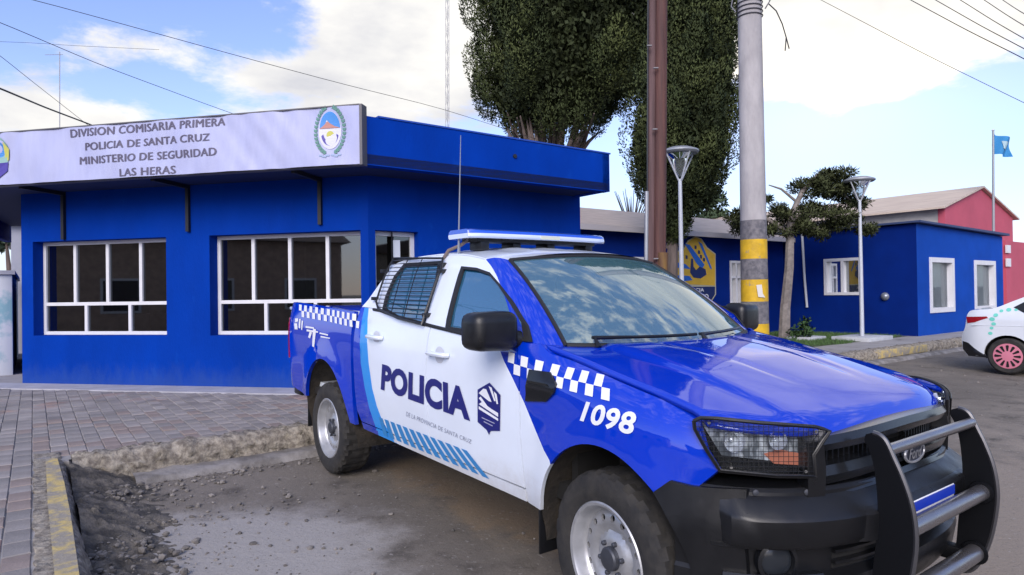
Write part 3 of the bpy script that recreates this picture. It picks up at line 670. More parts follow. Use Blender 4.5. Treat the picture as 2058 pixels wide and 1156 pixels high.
M_SEAL = mat('rubber_seal', (.012, .012, .013), .6)
M_LENS = glass('lamp_lens', (.85, .88, .9), 1.55, opac=.06)
M_REFL = mat('lamp_reflector', (.82, .86, .90), .3, metal=.1, base2=(.16, .18, .20), vscale=7, ramp=(.42, .60), stretch=(4, 4, 1.6))  # bright and dark streaks painted in for glints of the facets
M_AMBER = mat('amber_lens', (.72, .24, .14), .3, spec=.5)
M_RED = mat('red_lens', (.32, .01, .015), .15, coat=.6)
M_SEAT = mat('seat_cloth', (.03, .03, .033), .9)
M_BARBLUE = mat('lightbar_blue', (.02, .10, .62), .15, coat=.8)
M_BARCLEAR = mat('lightbar_clear', (.60, .68, .85), .12, coat=.8)

truck = empty('pickup_truck', None, (float(TR[0]), float(TR[1]), 0), (0, .01613, YAW - math.pi / 2))
tag(truck, 'blue and white police pickup truck with black bull bar parked at the kerb', 'pickup truck')
bpy.context.view_layer.update()
_TI = np.array(truck.matrix_world.inverted())
def tray(px, py):
    o = _TI[:3, :3] @ C0 + _TI[:3, 3]; d = _TI[:3, :3] @ ray(px, py); return o, d

def _tab(P, n=400):
    P = np.array(P); x = np.linspace(P[0, 0], P[-1, 0], n); y = np.interp(x, P[:, 0], P[:, 1])
    k = np.ones(13) / 13; yp = np.pad(y, 6, mode='edge'); yp[:6] = 2 * y[0] - y[6:0:-1]; yp[-6:] = 2 * y[-1] - y[-2:-8:-1]
    return x, np.convolve(yp, k, 'valid')
_cab = _tab([(.36, .835), (.48, .872), (.56, .888), (.66, .903), (.80, .915), (.95, .920), (1.06, .922), (1.13, .918), (1.20, .910), (1.27, .896), (1.34, .868), (1.5, .785), (1.62, .718), (1.70, .664), (1.76, .612), (1.85, .52)])
_bed = _tab([(.36, .835), (.48, .872), (.56, .888), (.66, .903), (.80, .915), (.95, .920), (1.06, .922), (1.13, .920), (1.20, .916), (1.27, .908), (1.34, .893), (1.45, .86)])
_zt = _tab([(-.9, 1.30), (-.45, 1.235), (-.2, 1.19), (0, 1.147), (.25, 1.10), (.49, 1.045), (.7, .99), (.95, .93)])
def ztop(x): return np.interp(x, *_zt)
XP, AP, WP = .15, .665, .92      # plan curve of the nose
def plan_y(x): return np.where(x > XP, WP * np.power(np.clip(1 - np.power(np.clip((x - XP) / AP, 0, 1), 2.2), 0, 1), 1 / 3.0), WP)
def plan_x(y): return XP + AP * np.power(np.clip(1 - np.power(np.abs(y) / WP, 3.0), 0, 1), 1 / 2.2)
AF = (0., .375, .445, .50); AR = (-3.22, .375, .50, .575)      # wheel arches: x, z, half width, height
def W(x, z):
    x = np.asarray(x, float); z = np.asarray(z, float)
    wc = np.interp(z, *_cab); wb = np.interp(z, *_bed); k = smooth01((-2.58 - x) / .1); w = wc * (1 - k) + wb * k
    b = smooth01((x + .62) / .42); zt = ztop(x); kk = np.clip((z - (zt - .15)) / .15, 0, 1.3); w = w - b * .085 * kk ** 2
    for (cx, cz, rx, rz) in (AF, AR):
        r = np.sqrt(((x - cx) / rx) ** 2 + ((z - cz) / rz) ** 2); w = w + .024 * np.exp(-((r - 1.0) / .17) ** 2) * (z < 1.1)
    w = w * plan_y(x) / WP
    t = np.clip((-4.08 - x) / .17, 0, 1); w = w - .055 * t ** 2
    return w
def side_fn(sgn=-1, off=0.):
    return lambda P, d: CC(P[:, 0], sgn * (W(P[:, 0], P[:, 1]) + off - d), P[:, 1])
def sp(px, py, off=0.):
    "photo pixel -> (x,z) on the near flank"
    o, d = tray(px, py); y = -.9
    for _ in range(25):
        t = (y - o[1]) / d[1]; p = o + t * d; y = .5 * y + .5 * -(float(W(p[0], p[2])) + off)
    return (p[0], p[2])
def spoly(L, off=0.): return [sp(a, b, off) for a, b in L]
def npt(px, py, grow=0.):
    "photo pixel -> point on the nose (vertical cylinder over the plan curve)"
    o, d = tray(px, py); lo = None; f = lambda p: (np.clip((p[0] - XP) / (AP + grow), 0, 9)) ** 2.2 + (abs(p[1]) / (WP + grow)) ** 3.0 - 1
    t0 = 1.0; ts = np.linspace(.5, 6, 800); prev = None
    for t in ts:
        p = o + t * d
        if f(p) < 0:
            a, b = prev, t
            for _ in range(40):
                c = (a + b) / 2
                if f(o + c * d) < 0: b = c
                else: a = c
            return o + b * d
        prev = t
    raise ValueError((px, py))
def arch(A, t0, t1, n=26): return [(A[0] + A[2] * math.cos(t), A[1] + A[3] * math.sin(t)) for t in np.linspace(t0, t1, n)]
both = ((-1, 'R'), (1, 'L'))

# ---- flank panels ----
ZB = .545                                     # bottom of doors
XD, XB, XC = -.565, -1.505, -2.615            # door cuts and cab end
belt = [(-.62, 1.262), (-1.0, 1.272), (-1.5, 1.305), (-2.1, 1.352), (-2.3, 1.375), (-2.615, 1.385)]
def beltz(x): return float(np.interp(-x, [-p[0] for p in belt], [p[1] for p in belt]))
# white field of the doors, edges traced from the photograph
wl = [sp(*p) for p in [(1003, 700), (1013, 726), (1030, 760), (1052, 806), (1075, 862), (1093, 905), (1104, 925), (1110, 945)]]
white_reg = [(-3, 3), (wl[0][0] - .03, 3)] + wl + [(wl[-1][0], 0), (-3, 0)]
stripe_l = [sp(*p) for p in [(737, 575), (735, 605), (728, 640), (723, 690), (725, 730), (733, 780), (742, 820), (752, 850), (760, 872), (768, 890)]]
stripe_r = [sp(*p) for p in [(745, 575), (743, 605), (739, 640), (738, 690), (741, 730), (748, 780), (757, 815), (768, 845), (782, 868), (800, 895)]]
cy_reg = stripe_l + stripe_r[::-1]
bl_reg = [(-3, 3), (stripe_l[0][0], 3)] + stripe_l + [(stripe_l[-1][0], 0), (-3, 0)]
g = .0045
hl_rear = [npt(*p) for p in [(1447, 946), (1420, 905), (1396, 862), (1394, 846)]]          # rear edge of the headlamp
hl_xz = [(p[0], p[2]) for p in hl_rear]
fl_out = [(XD + g, .474), (-.44, .474)] + arch(AF, math.pi * .92, .22, 30) + [(.45, .80)] + [(x - .006, z) for x, z in hl_xz] + [(.43, float(ztop(.43)) - g)] + [(x, float(ztop(x)) - g) for x in np.linspace(.36, -.40, 14)] + [(-.47, 1.262), (XD + g - .05, 1.262), (XD + g, 1.1)]
dr_front = [(XD - g, ZB), (XD - g, 1.1), (XD - .055 - g, 1.262)] + [(x, beltz(x)) for x in np.linspace(-.7, XB + g, 8)] + [(XB + g, 1.0), (XB + g, ZB)]
dr_rear = [(XB - g, ZB), (XB - g, 1.0)] + [(x, beltz(x)) for x in np.linspace(XB - g, XC, 10)] + [(XC, 1.0), (XC + .01, .62), (XC + .06, ZB)]
sill_out = [(-.575, .474), (-.575, ZB - .009), (XC + .06, ZB - .009), (XC + .075, .49)]
BR = -4.245
rail = [(-2.665, 1.350), (-3.2, 1.373), (-3.8, 1.389), (-4.1, 1.394), (BR + .03, 1.388)]
bed_out = [(-2.665, .50), (-2.665, .9)] + rail + [(BR, 1.34), (BR, .95), (BR + .015, .75), (BR + .06, .62), (-3.84, .60)] + arch(AR, math.pi - .38, .25, 34)[0:]
bed_out = [(-2.665, .50), (-2.665, .9)] + rail + [(BR, 1.34), (BR, .95), (BR + .015, .75), (BR + .08, .62), (-3.75, .58)] + arch(AR, math.pi - .37, .23, 34)
for sgn, nm in both:
    fn = side_fn(sgn); fl = sgn > 0
    fen = panel('front_fender', fl_out, fn, [M_BLUE, M_WHITE], truck, grid=.045, lines=[wl], regions=[(white_reg, 1)], flip=fl, step=.05)
    d1 = panel('front_door', dr_front, fn, [M_BLUE, M_WHITE], truck, grid=.06, lines=[wl], regions=[(white_reg, 1)], flip=fl, step=.05)
    d2 = panel('rear_door', dr_rear, fn, [M_WHITE, M_CYAN, M_BLUE], truck, grid=.05, lines=[stripe_l, stripe_r], regions=[(cy_reg, 1), (bl_reg, 2)], flip=fl, step=.04)
    sl = panel('sill', sill_out, fn, [M_WHITE, M_CYAN, M_BLUE], truck, grid=.03, regions=[(cy_reg, 1), (bl_reg, 2)], flip=fl, step=.05)
    bd = panel('bed_side', bed_out, fn, [M_BLUE], truck, grid=.055, flip=fl, step=.05, thick=.03)
    # handles
    for dpar, px in ((d1, (884, 712)), (d2, (757, 678))):
        hx, hz = sp(*px); mb = MB(); y = float(W(hx, hz))
        pts = [(hx - .105, sgn * (y + .004), hz), (hx - .085, sgn * (y + .036), hz + .003), (hx, sgn * (y + .044), hz + .005), (hx + .085, sgn * (y + .036), hz + .003), (hx + .105, sgn * (y + .004), hz)]
        mb.tube(spline(pts, 5), .014, 8); mb.build('handle', M_WHITE, dpar)
        hb = MB(); hb.lathe([(.001, .004), (.045, .0035), (.058, .001)], (hx, sgn * y, hz - .012), (0, sgn, 0), 20); hb.build('handle_recess_shade', mat('recess_shade_white', (.55, .57, .62), .4, coat=.5), dpar)  # slightly raised disc; the recess's shade is painted into its colour
    # wheel arch liners
    for A, nm2 in ((AF, 'wheel_liner'), (AR, 'wheel_liner')):
        A2 = (A[0], A[1], A[2] + .008, A[3] + .008)
        th = np.linspace(math.pi + .12, -.12, 28); ys = [.50, .62, .76, float(W(A[0], A[1] + A[3])) - .012]
        V = [(A2[0] + A2[2] * math.cos(t), sgn * (y if k < 3 else min(y, float(W(np.clip(A2[0] + A2[2] * math.cos(t), -4.2, .6), A2[1] + A2[3] * math.sin(t))) - .012)), A2[1] + A2[3] * math.sin(t)) for t in th for k, y in enumerate(ys)]
        n = len(ys); F = [(i * n + j, i * n + j + 1, (i + 1) * n + j + 1, (i + 1) * n + j) for i in range(len(th) - 1) for j in range(n - 1)]
        F.append(tuple(i * n for i in range(len(th))))
        mesh(nm2, V, F, M_LINER, truck)
# mud flaps behind the wheels
for sgn, nm in both:
    for x in (-.46, -3.735):
        MB().box(x - .012, x, sgn * .88 - .0, sgn * .64, .25 if x > -1 else .30, .62, bev=.004).build('mud_flap', M_PLAST, truck)

# ---- greenhouse ----
pil = [(-.585, 1.255), (-.70, 1.355), (-.85, 1.475), (-1.02, 1.595), (-1.13, 1.655), (-1.235, 1.700)]      # rear edge of the windscreen pillar on the flank
railz = [(-1.235, 1.700), (-1.5, 1.735), (-1.8, 1.748), (-2.1, 1.742), (-2.3, 1.725), (-2.44, 1.695)]
rear_edge = [(-2.475, 1.655), (-2.52, 1.56), (-2.58, 1.44), (-2.612, 1.388)]
up_out = pil + railz[1:] + rear_edge + [(x, beltz(x) + .003) for x in np.linspace(-2.55, -.62, 14)]
w_front = spoly([(929, 537), (958, 540), (984, 549), (1004, 572), (1030, 611), (1055, 652), (1062, 684), (897, 661), (905, 620)])
w_rear = spoly([(812, 532), (886, 527), (880, 560), (852, 653), (800, 640), (770, 622), (776, 596), (793, 556)])
for sgn, nm in both:
    fn = side_fn(sgn); fl = sgn > 0
    up = panel('cab_side', up_out, fn, [M_WHITE], truck, holes=[dens(w_front, .05), dens(w_rear, .05)], grid=.06, flip=fl, thick=.05)
    for wp in (w_front, w_rear):
        cen = np.mean(wp, 0); big = [tuple(cen + (np.array(p) - cen) * 1.02) for p in wp]; sm = [tuple(cen + (np.array(p) - cen) * .93) for p in wp]
        panel('window', big, lambda P, d, s=sgn: CC(P[:, 0], s * (W(P[:, 0], P[:, 1]) - .014 - d), P[:, 1]), [M_SGLASS], up, grid=.1, thick=0, flip=fl, step=.06)
        ol = [tuple(cen + (np.array(p) - cen) * 1.035) for p in wp]
        panel('window_seal', ol, lambda P, d, s=sgn: CC(P[:, 0], s * (W(P[:, 0], P[:, 1]) + .003 - d), P[:, 1]), [M_SEAL], up, holes=[dens(sm, .05)], grid=0, thick=.015, flip=fl, step=.05)
    bt = [(-.60, 1.258)] + [(x, beltz(x) - .004) for x in np.linspace(-.7, -2.40, 16)]
    mb = MB(); mb.tube([(x, sgn * (float(W(x, z)) + .004), z) for x, z in bt], .011, 8); mb.build('belt_moulding', M_SEAL, up)
# windscreen and its pillars
def ws_base(u): return np.array([-.235 - .195 * u * u, .735 * u, 1.232 + .014 * u * u])
def ws_top(u): return np.array([-.985 - .085 * u * u, .605 * u, 1.722 - .032 * u * u])
def ws(u, v):
    p = ws_base(u) * (1 - v) + ws_top(u) * v; b = .035 * 4 * v * (1 - v) * (1 - .3 * u * u); return p + b * np.array([.55, 0, .83])
us = np.linspace(-1, 1, 21); vs = np.linspace(0, 1, 11)
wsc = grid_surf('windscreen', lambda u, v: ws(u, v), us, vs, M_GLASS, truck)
mb = MB()
mb.tube([ws(u, 0) + np.array([.004, 0, .002]) for u in us], .016, 8); mb.tube([ws(u, 1) for u in us], .013, 8)
for u in (-1, 1): mb.tube([ws(u, v) for v in vs], .012, 8)
mb.build('windscreen_seal', M_SEAL, wsc)
# black band at the head of the glass
grid_surf('shade_band', lambda u, v: ws(u, .93 + .07 * v) + np.array([-.004, 0, -.006]), us, (0, .5, 1), M_SEAL, wsc, flip=False)
for sgn, nm in both:
    E1 = [ws(sgn * 1.0, v) for v in np.linspace(-.06, 1.0, 12)]
    S = spline([(x, z) for x, z in pil], 6); S = [S[int(round(i))] for i in np.linspace(0, len(S) - 1, 12)]
    S[0] = (-.575, 1.24)
    V = []; F = []
    for i in range(12):
        a = E1[i]; b = np.array([S[i][0], sgn * float(W(*S[i])), S[i][1]])
        for k in range(6):
            t = k / 5; p = a * (1 - t) + b * t; nrm = np.array([.45, sgn * .65, .6]); p = p + nrm * .030 * math.sin(math.pi * t) * (1 - .3 * i / 11); V.append(p)
    F = [(i * 6 + k, i * 6 + k + 1, (i + 1) * 6 + k + 1, (i + 1) * 6 + k) for i in range(11) for k in range(5)]
    if sgn > 0: F = [f[::-1] for f in F]
    mesh('windscreen_pillar', V, F, M_BLUE, truck, sharp=60)
    # cowl corner between pillar foot, hood and fender
    V = [(-.30, sgn * .66, 1.215), (-.44, sgn * .735, 1.24), (-.60, sgn * .86, 1.235), (-.47, sgn * .862, 1.245), (-.35, sgn * .825, 1.205), (-.25, sgn * .80, 1.185)]
    V = V + [(x, y, z - .12) for x, y, z in V]
    mesh('cowl_corner', V, [(0, 1, 2, 3, 4, 5), (2, 1, 7, 8), (3, 2, 8, 9), (4, 3, 9, 10), (5, 4, 10, 11), (1, 0, 6, 7), (0, 5, 11, 6)], M_BLUE, truck)
# roof
rx = [-1.07, -1.14, -1.235, -1.36, -1.5, -1.65, -1.8, -1.95, -2.1, -2.2, -2.3, -2.38, -2.44, -2.475]
def rail_at(x):
    z = float(np.interp(-x, [1.07, 1.235, 1.5, 1.8, 2.1, 2.3, 2.44, 2.475], [1.690, 1.700, 1.735, 1.748, 1.742, 1.725, 1.695, 1.655])); return z, (float(W(x, z)) if x < -1.235 else .605 + (float(W(-1.235, 1.70)) - .605) * (-1.07 - x) / .165)
def roof(x, s):
    z, y = rail_at(x); zc = float(np.interp(-x, [.98, 1.07, 1.235, 1.5, 1.8, 2.1, 2.3, 2.44, 2.475], [1.722, 1.742, 1.768, 1.795, 1.806, 1.802, 1.787, 1.758, 1.735]))
    xx = x + (.085 * (1 - s * s) if x > -1.1 else .085 * (1 - s * s) * max(0, 1 - (-1.1 - x) / .3)); k = abs(s) ** 2.6
    return (xx, y * s, z * k + zc * (1 - k) + .006 * math.cos(s * math.pi * 5) * (abs(s) < .7) * (x < -1.3))
grid_surf('roof', roof, rx, np.linspace(-1, 1, 33), M_WHITE, truck, flip=True, sharp=50)
# gutter strip along the roof edge
for sgn, nm in both:
    mb = MB(); mb.tube([(x, sgn * (float(W(x, z)) - .002), z + .002) for x, z in spline(railz, 4)], .007, 6); mb.build('roof_gutter', M_WHITE, truck)
# back of the cab
V = []; zz = [1.0, 1.38, 1.44, 1.56, 1.655, 1.70]; xx = [-2.615, -2.613, -2.58, -2.52, -2.476, -2.47]
for x, z in zip(xx, zz):
    y = float(W(x, min(z, 1.655))); top = 1 if z < 1.69 else 0
    for s in np.linspace(-1, 1, 9): V.append((x - .02 * (1 - s * s), y * s, z if top else 1.70 + .03 * (1 - s * s)))
mesh('cab_back', V, [(i * 9 + j, i * 9 + j + 1, (i + 1) * 9 + j + 1, (i + 1) * 9 + j) for i in range(5) for j in range(8)], M_WHITE, truck)
mesh('rear_window', [(-2.655, -.58, 1.30), (-2.655, .58, 1.30), (-2.53, .50, 1.62), (-2.53, -.50, 1.62)], [(0, 1, 2, 3)], M_SGLASS, truck, smooth=False)

# ---- hood ----
def hood_front(y): return XP + (AP - .05) * (1 - (min(abs(y), .90) / WP) ** 3.0) ** (1 / 2.2)
def hood_rear(y): return -.225 - .20 * (y / .735) ** 2
HY = .836
def hoodz(x, y):
    zc = float(np.interp(x, [-.5, -.2, 0, .2, .37, .51, .63, .72, .77], [1.238, 1.222, 1.200, 1.168, 1.128, 1.092, 1.052, 1.012, .975])); ze = float(ztop(x)) - .002
    z = zc - (zc - ze) * (abs(y) / HY) ** 2.4
    r = float(smooth01((.60 - abs(y)) / .07)); f = float(smooth01((.62 - x) / .5) * .5 + .5)
    z += .016 * r * f - .007 * float(np.exp(-((abs(y) - .20 - .10 * (.7 - x)) / .018) ** 2)) * float(smooth01((.6 - x) / .3))
    return z
def hood(t, y):
    x0, x1 = hood_rear(y), hood_front(y); x = x0 + (x1 - x0) * t; z = hoodz(x, y)
    z -= .028 * max(0, (t - .93) / .07) ** 2
    return (x, y, z)
hy = sorted(set([round(v, 4) for v in list(np.linspace(-HY, HY, 57))] ))
ht = list(np.linspace(0, .9, 22)) + [.93, .955, .975, .99, 1.0]
hd = grid_surf('hood', hood, ht, hy, M_BLUE, truck, sharp=60)
hd.modifiers.new('t', 'SOLIDIFY').thickness = .02; hd.modifiers['t'].offset = 1
# cowl grille under the glass
grid_surf('cowl_grille', lambda t, y: (hood_rear(y) - .02 + .055 * t, y, hoodz(hood_rear(y), y) - .022 + .008 * t), (0, .5, 1), np.linspace(-.72, .72, 15), M_PLAST, truck)
for y0, y1, u0 in ((-.62, .02, -.75), (.05, .60, .0)):
    mb = MB(); P = [ws_base(u) + np.array([.035, 0, .012]) + (ws(u, .06) - ws_base(u)) for u in np.linspace(y0 / .735, y1 / .735, 10)]
    mb.tube(P, .009, 6); mb.tube([P[0] + np.array([.05, 0, -.045]), P[0] + np.array([.02, 0, 0]), P[4]], [.016, .012, .008], 6); mb.build('wiper', M_PLAST, wsc)

# ---- interior ----
MB().box(-.62, -.30, -.68, .68, .85, 1.19, bev=.05).build('dashboard', M_SEAT, truck)
for y in (-.38, .38):
    b = MB(); b.box(-1.55, -1.0, y - .25, y + .25, .75, .92, bev=.05); b.box(-1.72, -1.52, y - .25, y + .25, .85, 1.42, bev=.06); b.box(-1.70, -1.58, y - .13, y + .13, 1.45, 1.62, bev=.04); b.build('seat', M_SEAT, truck)
b = MB(); b.box(-2.4, -1.95, -.62, .62, .75, .92, bev=.05); b.box(-2.5, -2.36, -.62, .62, .85, 1.40, bev=.05); b.build('rear_bench', M_SEAT, truck)
b = MB(); b.lathe([(.19, -.012), (.20, 0), (.19, .012), (.178, 0), (.19, -.012)], (-.78, .38, 1.08), (-.8, 0, .6), 28, closed=True); b.build('steering_wheel', M_SEAT, truck)
MB().box(-2.58, -.3, -.80, .80, .52, .60).box(-.34, -.30, -.78, .78, .55, 1.10).box(-.30, .60, -.40, .40, .45, .95).build('floor_pan', M_DARK, truck)

# ---- chassis ----
c = MB()
for s in (-1, 1): c.box(-4.2, .70, s * .42 - .04, s * .42 + .04, .42, .54)
for x in (-3.22, 0.): c.tube([(x, -.66, .37), (x, .66, .37)], .05, 10)
c.lathe([(.01, -.16), (.13, -.10), (.15, 0), (.13, .10), (.01, .16)], (-3.22, .1, .37), (0, 1, 0), 16)
c.tube([(-4.1, .3, .44), (-2.2, .3, .42), (-.8, .2, .38)], .035, 8); c.box(-2.5, -1.5, -.36, .1, .34, .50, bev=.03); c.box(-3.9, -2.62, -.84, .84, .60, .66)
c.build('chassis', mat('chassis_black', (.018, .016, .014), .7, var=.4, vscale=6), truck)

# ---- load bed ----
b = MB()
for s in (-1, 1): b.box(-4.20, -3.75, s * .80 - .012, s * .80 + .012, .66, 1.325); b.box(-3.749, -2.70, s * .80 - .012, s * .80 + .012, .962, 1.325); b.box(-2.699, -2.68, s * .80 - .012, s * .80 + .012, .66, 1.325); b.box(-4.22, -2.67, min(s * .79, s * .885), max(s * .79, s * .885), 1.322, 1.350, bev=.008)
b.box(-2.70, -2.68, -.80, .80, .66, 1.33); b.box(-4.20, -2.68, -.80, .80, .66, .70)
b.build('load_bed', M_WHITE, truck)
tg = panel('tailgate', [(-.80, .70), (.80, .70), (.80, 1.35), (-.80, 1.35)], lambda P, d: CC(np.full(len(P), BR + .0) + .012 * (P[:, 0] / .8) ** 2 + d, P[:, 0], P[:, 1]), [M_BLUE], truck, grid=.2, thick=.05, flip=True)
MB().box(BR - .012, BR, -.12, .12, 1.08, 1.16, bev=.005).build('tailgate_handle', M_PLAST, tg)
b = MB(); b.box(BR - .13, BR + .06, -.80, .80, .50, .60, bev=.02); b.build('rear_bumper', M_PLAST, truck)
for sgn, nm in both:
    tl = panel('tail_lamp', [(BR + .002, .86), (BR + .10, .88), (BR + .085, 1.20), (BR + .002, 1.25)], lambda P, d, s=sgn: CC(P[:, 0], s * (W(P[:, 0], P[:, 1]) + .010 - d), P[:, 1]), [M_RED], truck, grid=.05, flip=sgn > 0, thick=.03)
    y = sgn * (float(W(BR, 1.0)) + .004)
    MB().box(BR - .035, BR + .004, min(y, y - sgn * .11), max(y, y - sgn * .11), .86, 1.25, bev=.012).build('rear_lens', M_RED, tl)

# ---- nose: grille, lamps, bumper ----
def nose(y, z, off): 
    x = float(plan_x(y)); x1 = float(plan_x(abs(y) + .01)); n = np.array([.01, (x - x1) * (1 if y >= 0 else -1)]); n /= np.linalg.norm(n) + 1e-9
    return np.array([x + n[0] * off, y + n[1] * off, z])
def curved_bar(mb, ys, prof, m=0, zf=None):
    "prof: closed list of (off, z)"
    k = len(prof); V = []
    for y in ys:
        for o, z in prof: V.append(nose(y, z + (zf(y) if zf else 0), o))
    F = [(i * k + j, i * k + (j + 1) % k, (i + 1) * k + (j + 1) % k, (i + 1) * k + j) for i in range(len(ys) - 1) for j in range(k)]
    F += [tuple(range(k)), tuple((len(ys) - 1) * k + j for j in range(k))[::-1]]
    return mb.add(V, F, m)
ysg = np.linspace(-.545, .545, 25)
zc_ = lambda y: -.02 * (abs(y) / .55) ** 2
gr = MB(); curved_bar(gr, ysg, [(-.10, .74), (-.10, 1.0), (-.085, 1.0), (-.085, .74)]); grille = gr.build('grille', M_DARK, truck)
def gbar(z0, z1, o, name, m, y=.545, bow=.012):
    b = MB(); curved_bar(b, np.linspace(-y, y, 25), [(-.08, z0), (o - bow, z0), (o, (z0 + z1) / 2), (o - bow, z1), (-.08, z1)], zf=zc_); return b.build(name, m, grille, sharp=25)
gbar(.958, 1.012, .004, 'grille_top_bar', M_PLAST2)
gbar(.838, .905, .006, 'grille_bar', M_PLAST2); gbar(.775, .815, .006, 'grille_bar', M_PLAST2)
gbar(.735, .76, .0, 'grille_bar', M_PLAST2)
for s in (-1, 1):      # mesh between the bars
    b = MB()
    for k in range(14):
        y = s * (.12 + k * .03); 
        b.box(plan_x(y) - .085, plan_x(y) - .06, y - .004, y + .004, .75, .96)
    for z in (.93, .945, .825): curved_bar(b, np.linspace(s * .1, s * .54, 8), [(-.075, z - .004), (-.06, z - .004), (-.06, z + .004), (-.075, z + .004)])
    b.build('grille_mesh', M_PLAST, grille)
# side cheeks between grille and lamp
for s in (-1, 1):
    b = MB(); curved_bar(b, [s * .535, s * .56, s * .60], [(-.06, .76), (.008, .775), (.012, .88), (.0, .985), (-.06, 1.0)]); b.build('grille_cheek', M_PLAST, grille)
# oval badge with script letters
bd_ = MB(); ov = [(.085 * math.cos(t), .036 * math.sin(t)) for t in np.linspace(0, 2 * math.pi, 33)[:-1]]
bd_.prism(ov, lambda u, v, w: nose(u, .872 + v, .010 + w), .014); badge = bd_.build('badge', mat('badge_grey', (.05, .06, .09), .3, metal=.4), grille)
bd_ = MB(); bd_.tube([nose(u, .872 + v, .022) for u, v in ov + ov[:1]], .006, 6, cap=False); bd_.build('badge_rim', M_STEEL, grille)
tv, tf = text_mesh('Ford', .02, 1.0, .25); mesh('badge_letters', [nose((u - .5) * .115, .872 + (v - .5) * .045, .0265) for u, v in tv], tf, M_STEEL, grille, smooth=False)
# headlamps
hl_px = [(1394, 846), (1408, 840), (1440, 841), (1530, 850), (1640, 858), (1668, 866), (1655, 885), (1636, 915), (1640, 958), (1560, 957), (1447, 946), (1420, 905), (1396, 862)]
def cast_panel(name, px, mats, parent, grow=0., mirror=False, holes=(), gridpx=24, step=18, thick=.02, caster=npt, sgn_flip=False):
    px = dens(px, step); holes = [dens(h, step) for h in holes]; P, T = tri2d(px, holes, gridpx)
    V = [caster(a, b, grow) for a, b in P]
    if mirror: V = [(v[0], -v[1], v[2]) for v in V]
    F = [tuple(t) for t in T]; fm = [0] * len(F)
    return mesh(name, V, F, mats, parent, fm)
def shrink(px, k, c=None):
    c = np.mean(px, 0) if c is None else c; return [tuple(c + (np.array(p) - c) * k) for p in px]
for mir in (False, True):
    hl = cast_panel('headlamp', hl_px, [M_PLAST2], truck, -.055, mir)
    # bowl pieces behind the lens
    cast_panel('reflector', [(1410, 850), (1500, 854), (1648, 866), (1632, 900), (1630, 930), (1540, 925), (1450, 915)], [M_REFL], hl, -.05, mir)
    for (cx, cy, r) in ((1470, 884, .040), (1556, 882, .034)):
        p = npt(cx, cy, -.04); s = -1 if mir else 1; b = MB(); b.lathe([(r, .03), (r * .85, .008), (r * .5, -.012), (r * .2, -.016), (r * .2, .004), (.002, .008)], (p[0], s * p[1], p[2]), (.85, -.52 * s, 0), 20, closed=True); b.build('bulb_reflector', mat('chrome_bowl', (.70, .72, .76), .18, metal=.45), hl)
    cast_panel('indicator', [(1535, 912), (1565, 903), (1622, 914), (1624, 936), (1555, 932)], [M_AMBER], hl, -.046, mir)
    cast_panel('lens', hl_px, [M_LENS], hl, .001, mir)
    s = -1 if mir else 1
    rim = MB(); rp = [npt(a, b, .006) for a, b in dens(hl_px, 14)]; rp = [(p[0], s * p[1], p[2]) for p in rp]; rim.tube(rp + rp[:1], .0075, 6, cap=False); rim.build('lamp_rim', M_SEAL, hl)
    # wire guard standing off the lamp
    G = MB(); ring = [npt(a, b, .020) for a, b in dens(shrink(hl_px, .98), 16)]; ring = [(p[0], s * p[1], p[2]) for p in ring]; G.tube(ring + ring[:1], .0035, 6, cap=False)
    gq = np.array(shrink(hl_px, .975))
    def cross(val, ax):
        o_ = []
        for i_ in range(len(gq)):
            A, B = gq[i_], gq[(i_ + 1) % len(gq)]
            if (A[ax] > val) != (B[ax] > val): o_.append(A[1 - ax] + (B[1 - ax] - A[1 - ax]) * (val - A[ax]) / (B[ax] - A[ax]))
        return (min(o_), max(o_)) if len(o_) > 1 else None
    for a in np.arange(1405, 1665, 10.):
        c_ = cross(a, 0)
        if c_: G.tube([(p[0], s * p[1], p[2]) for p in [npt(a, y, .020) for y in np.linspace(c_[0], c_[1], 5)]], .0011, 4, cap=False)
    for k_ in range(11):
        b0 = 848 + k_ * 10.; c_ = cross(b0, 1)
        if c_: G.tube([(p[0], s * p[1], p[2]) for p in [npt(a, b0, .020) for a in np.linspace(c_[0], c_[1], 12)]], .0011, 4, cap=False)
    for a, b in ((1425, 850), (1640, 868), (1470, 940), (1620, 948)):
        p = npt(a, b, .020); p2 = npt(a, b, -.01); G.tube([(p[0], s * p[1], p[2]), (p2[0], s * p2[1], p2[2])], .006, 6)
    G.build('lamp_guard', M_PLAST, truck, smooth=True)
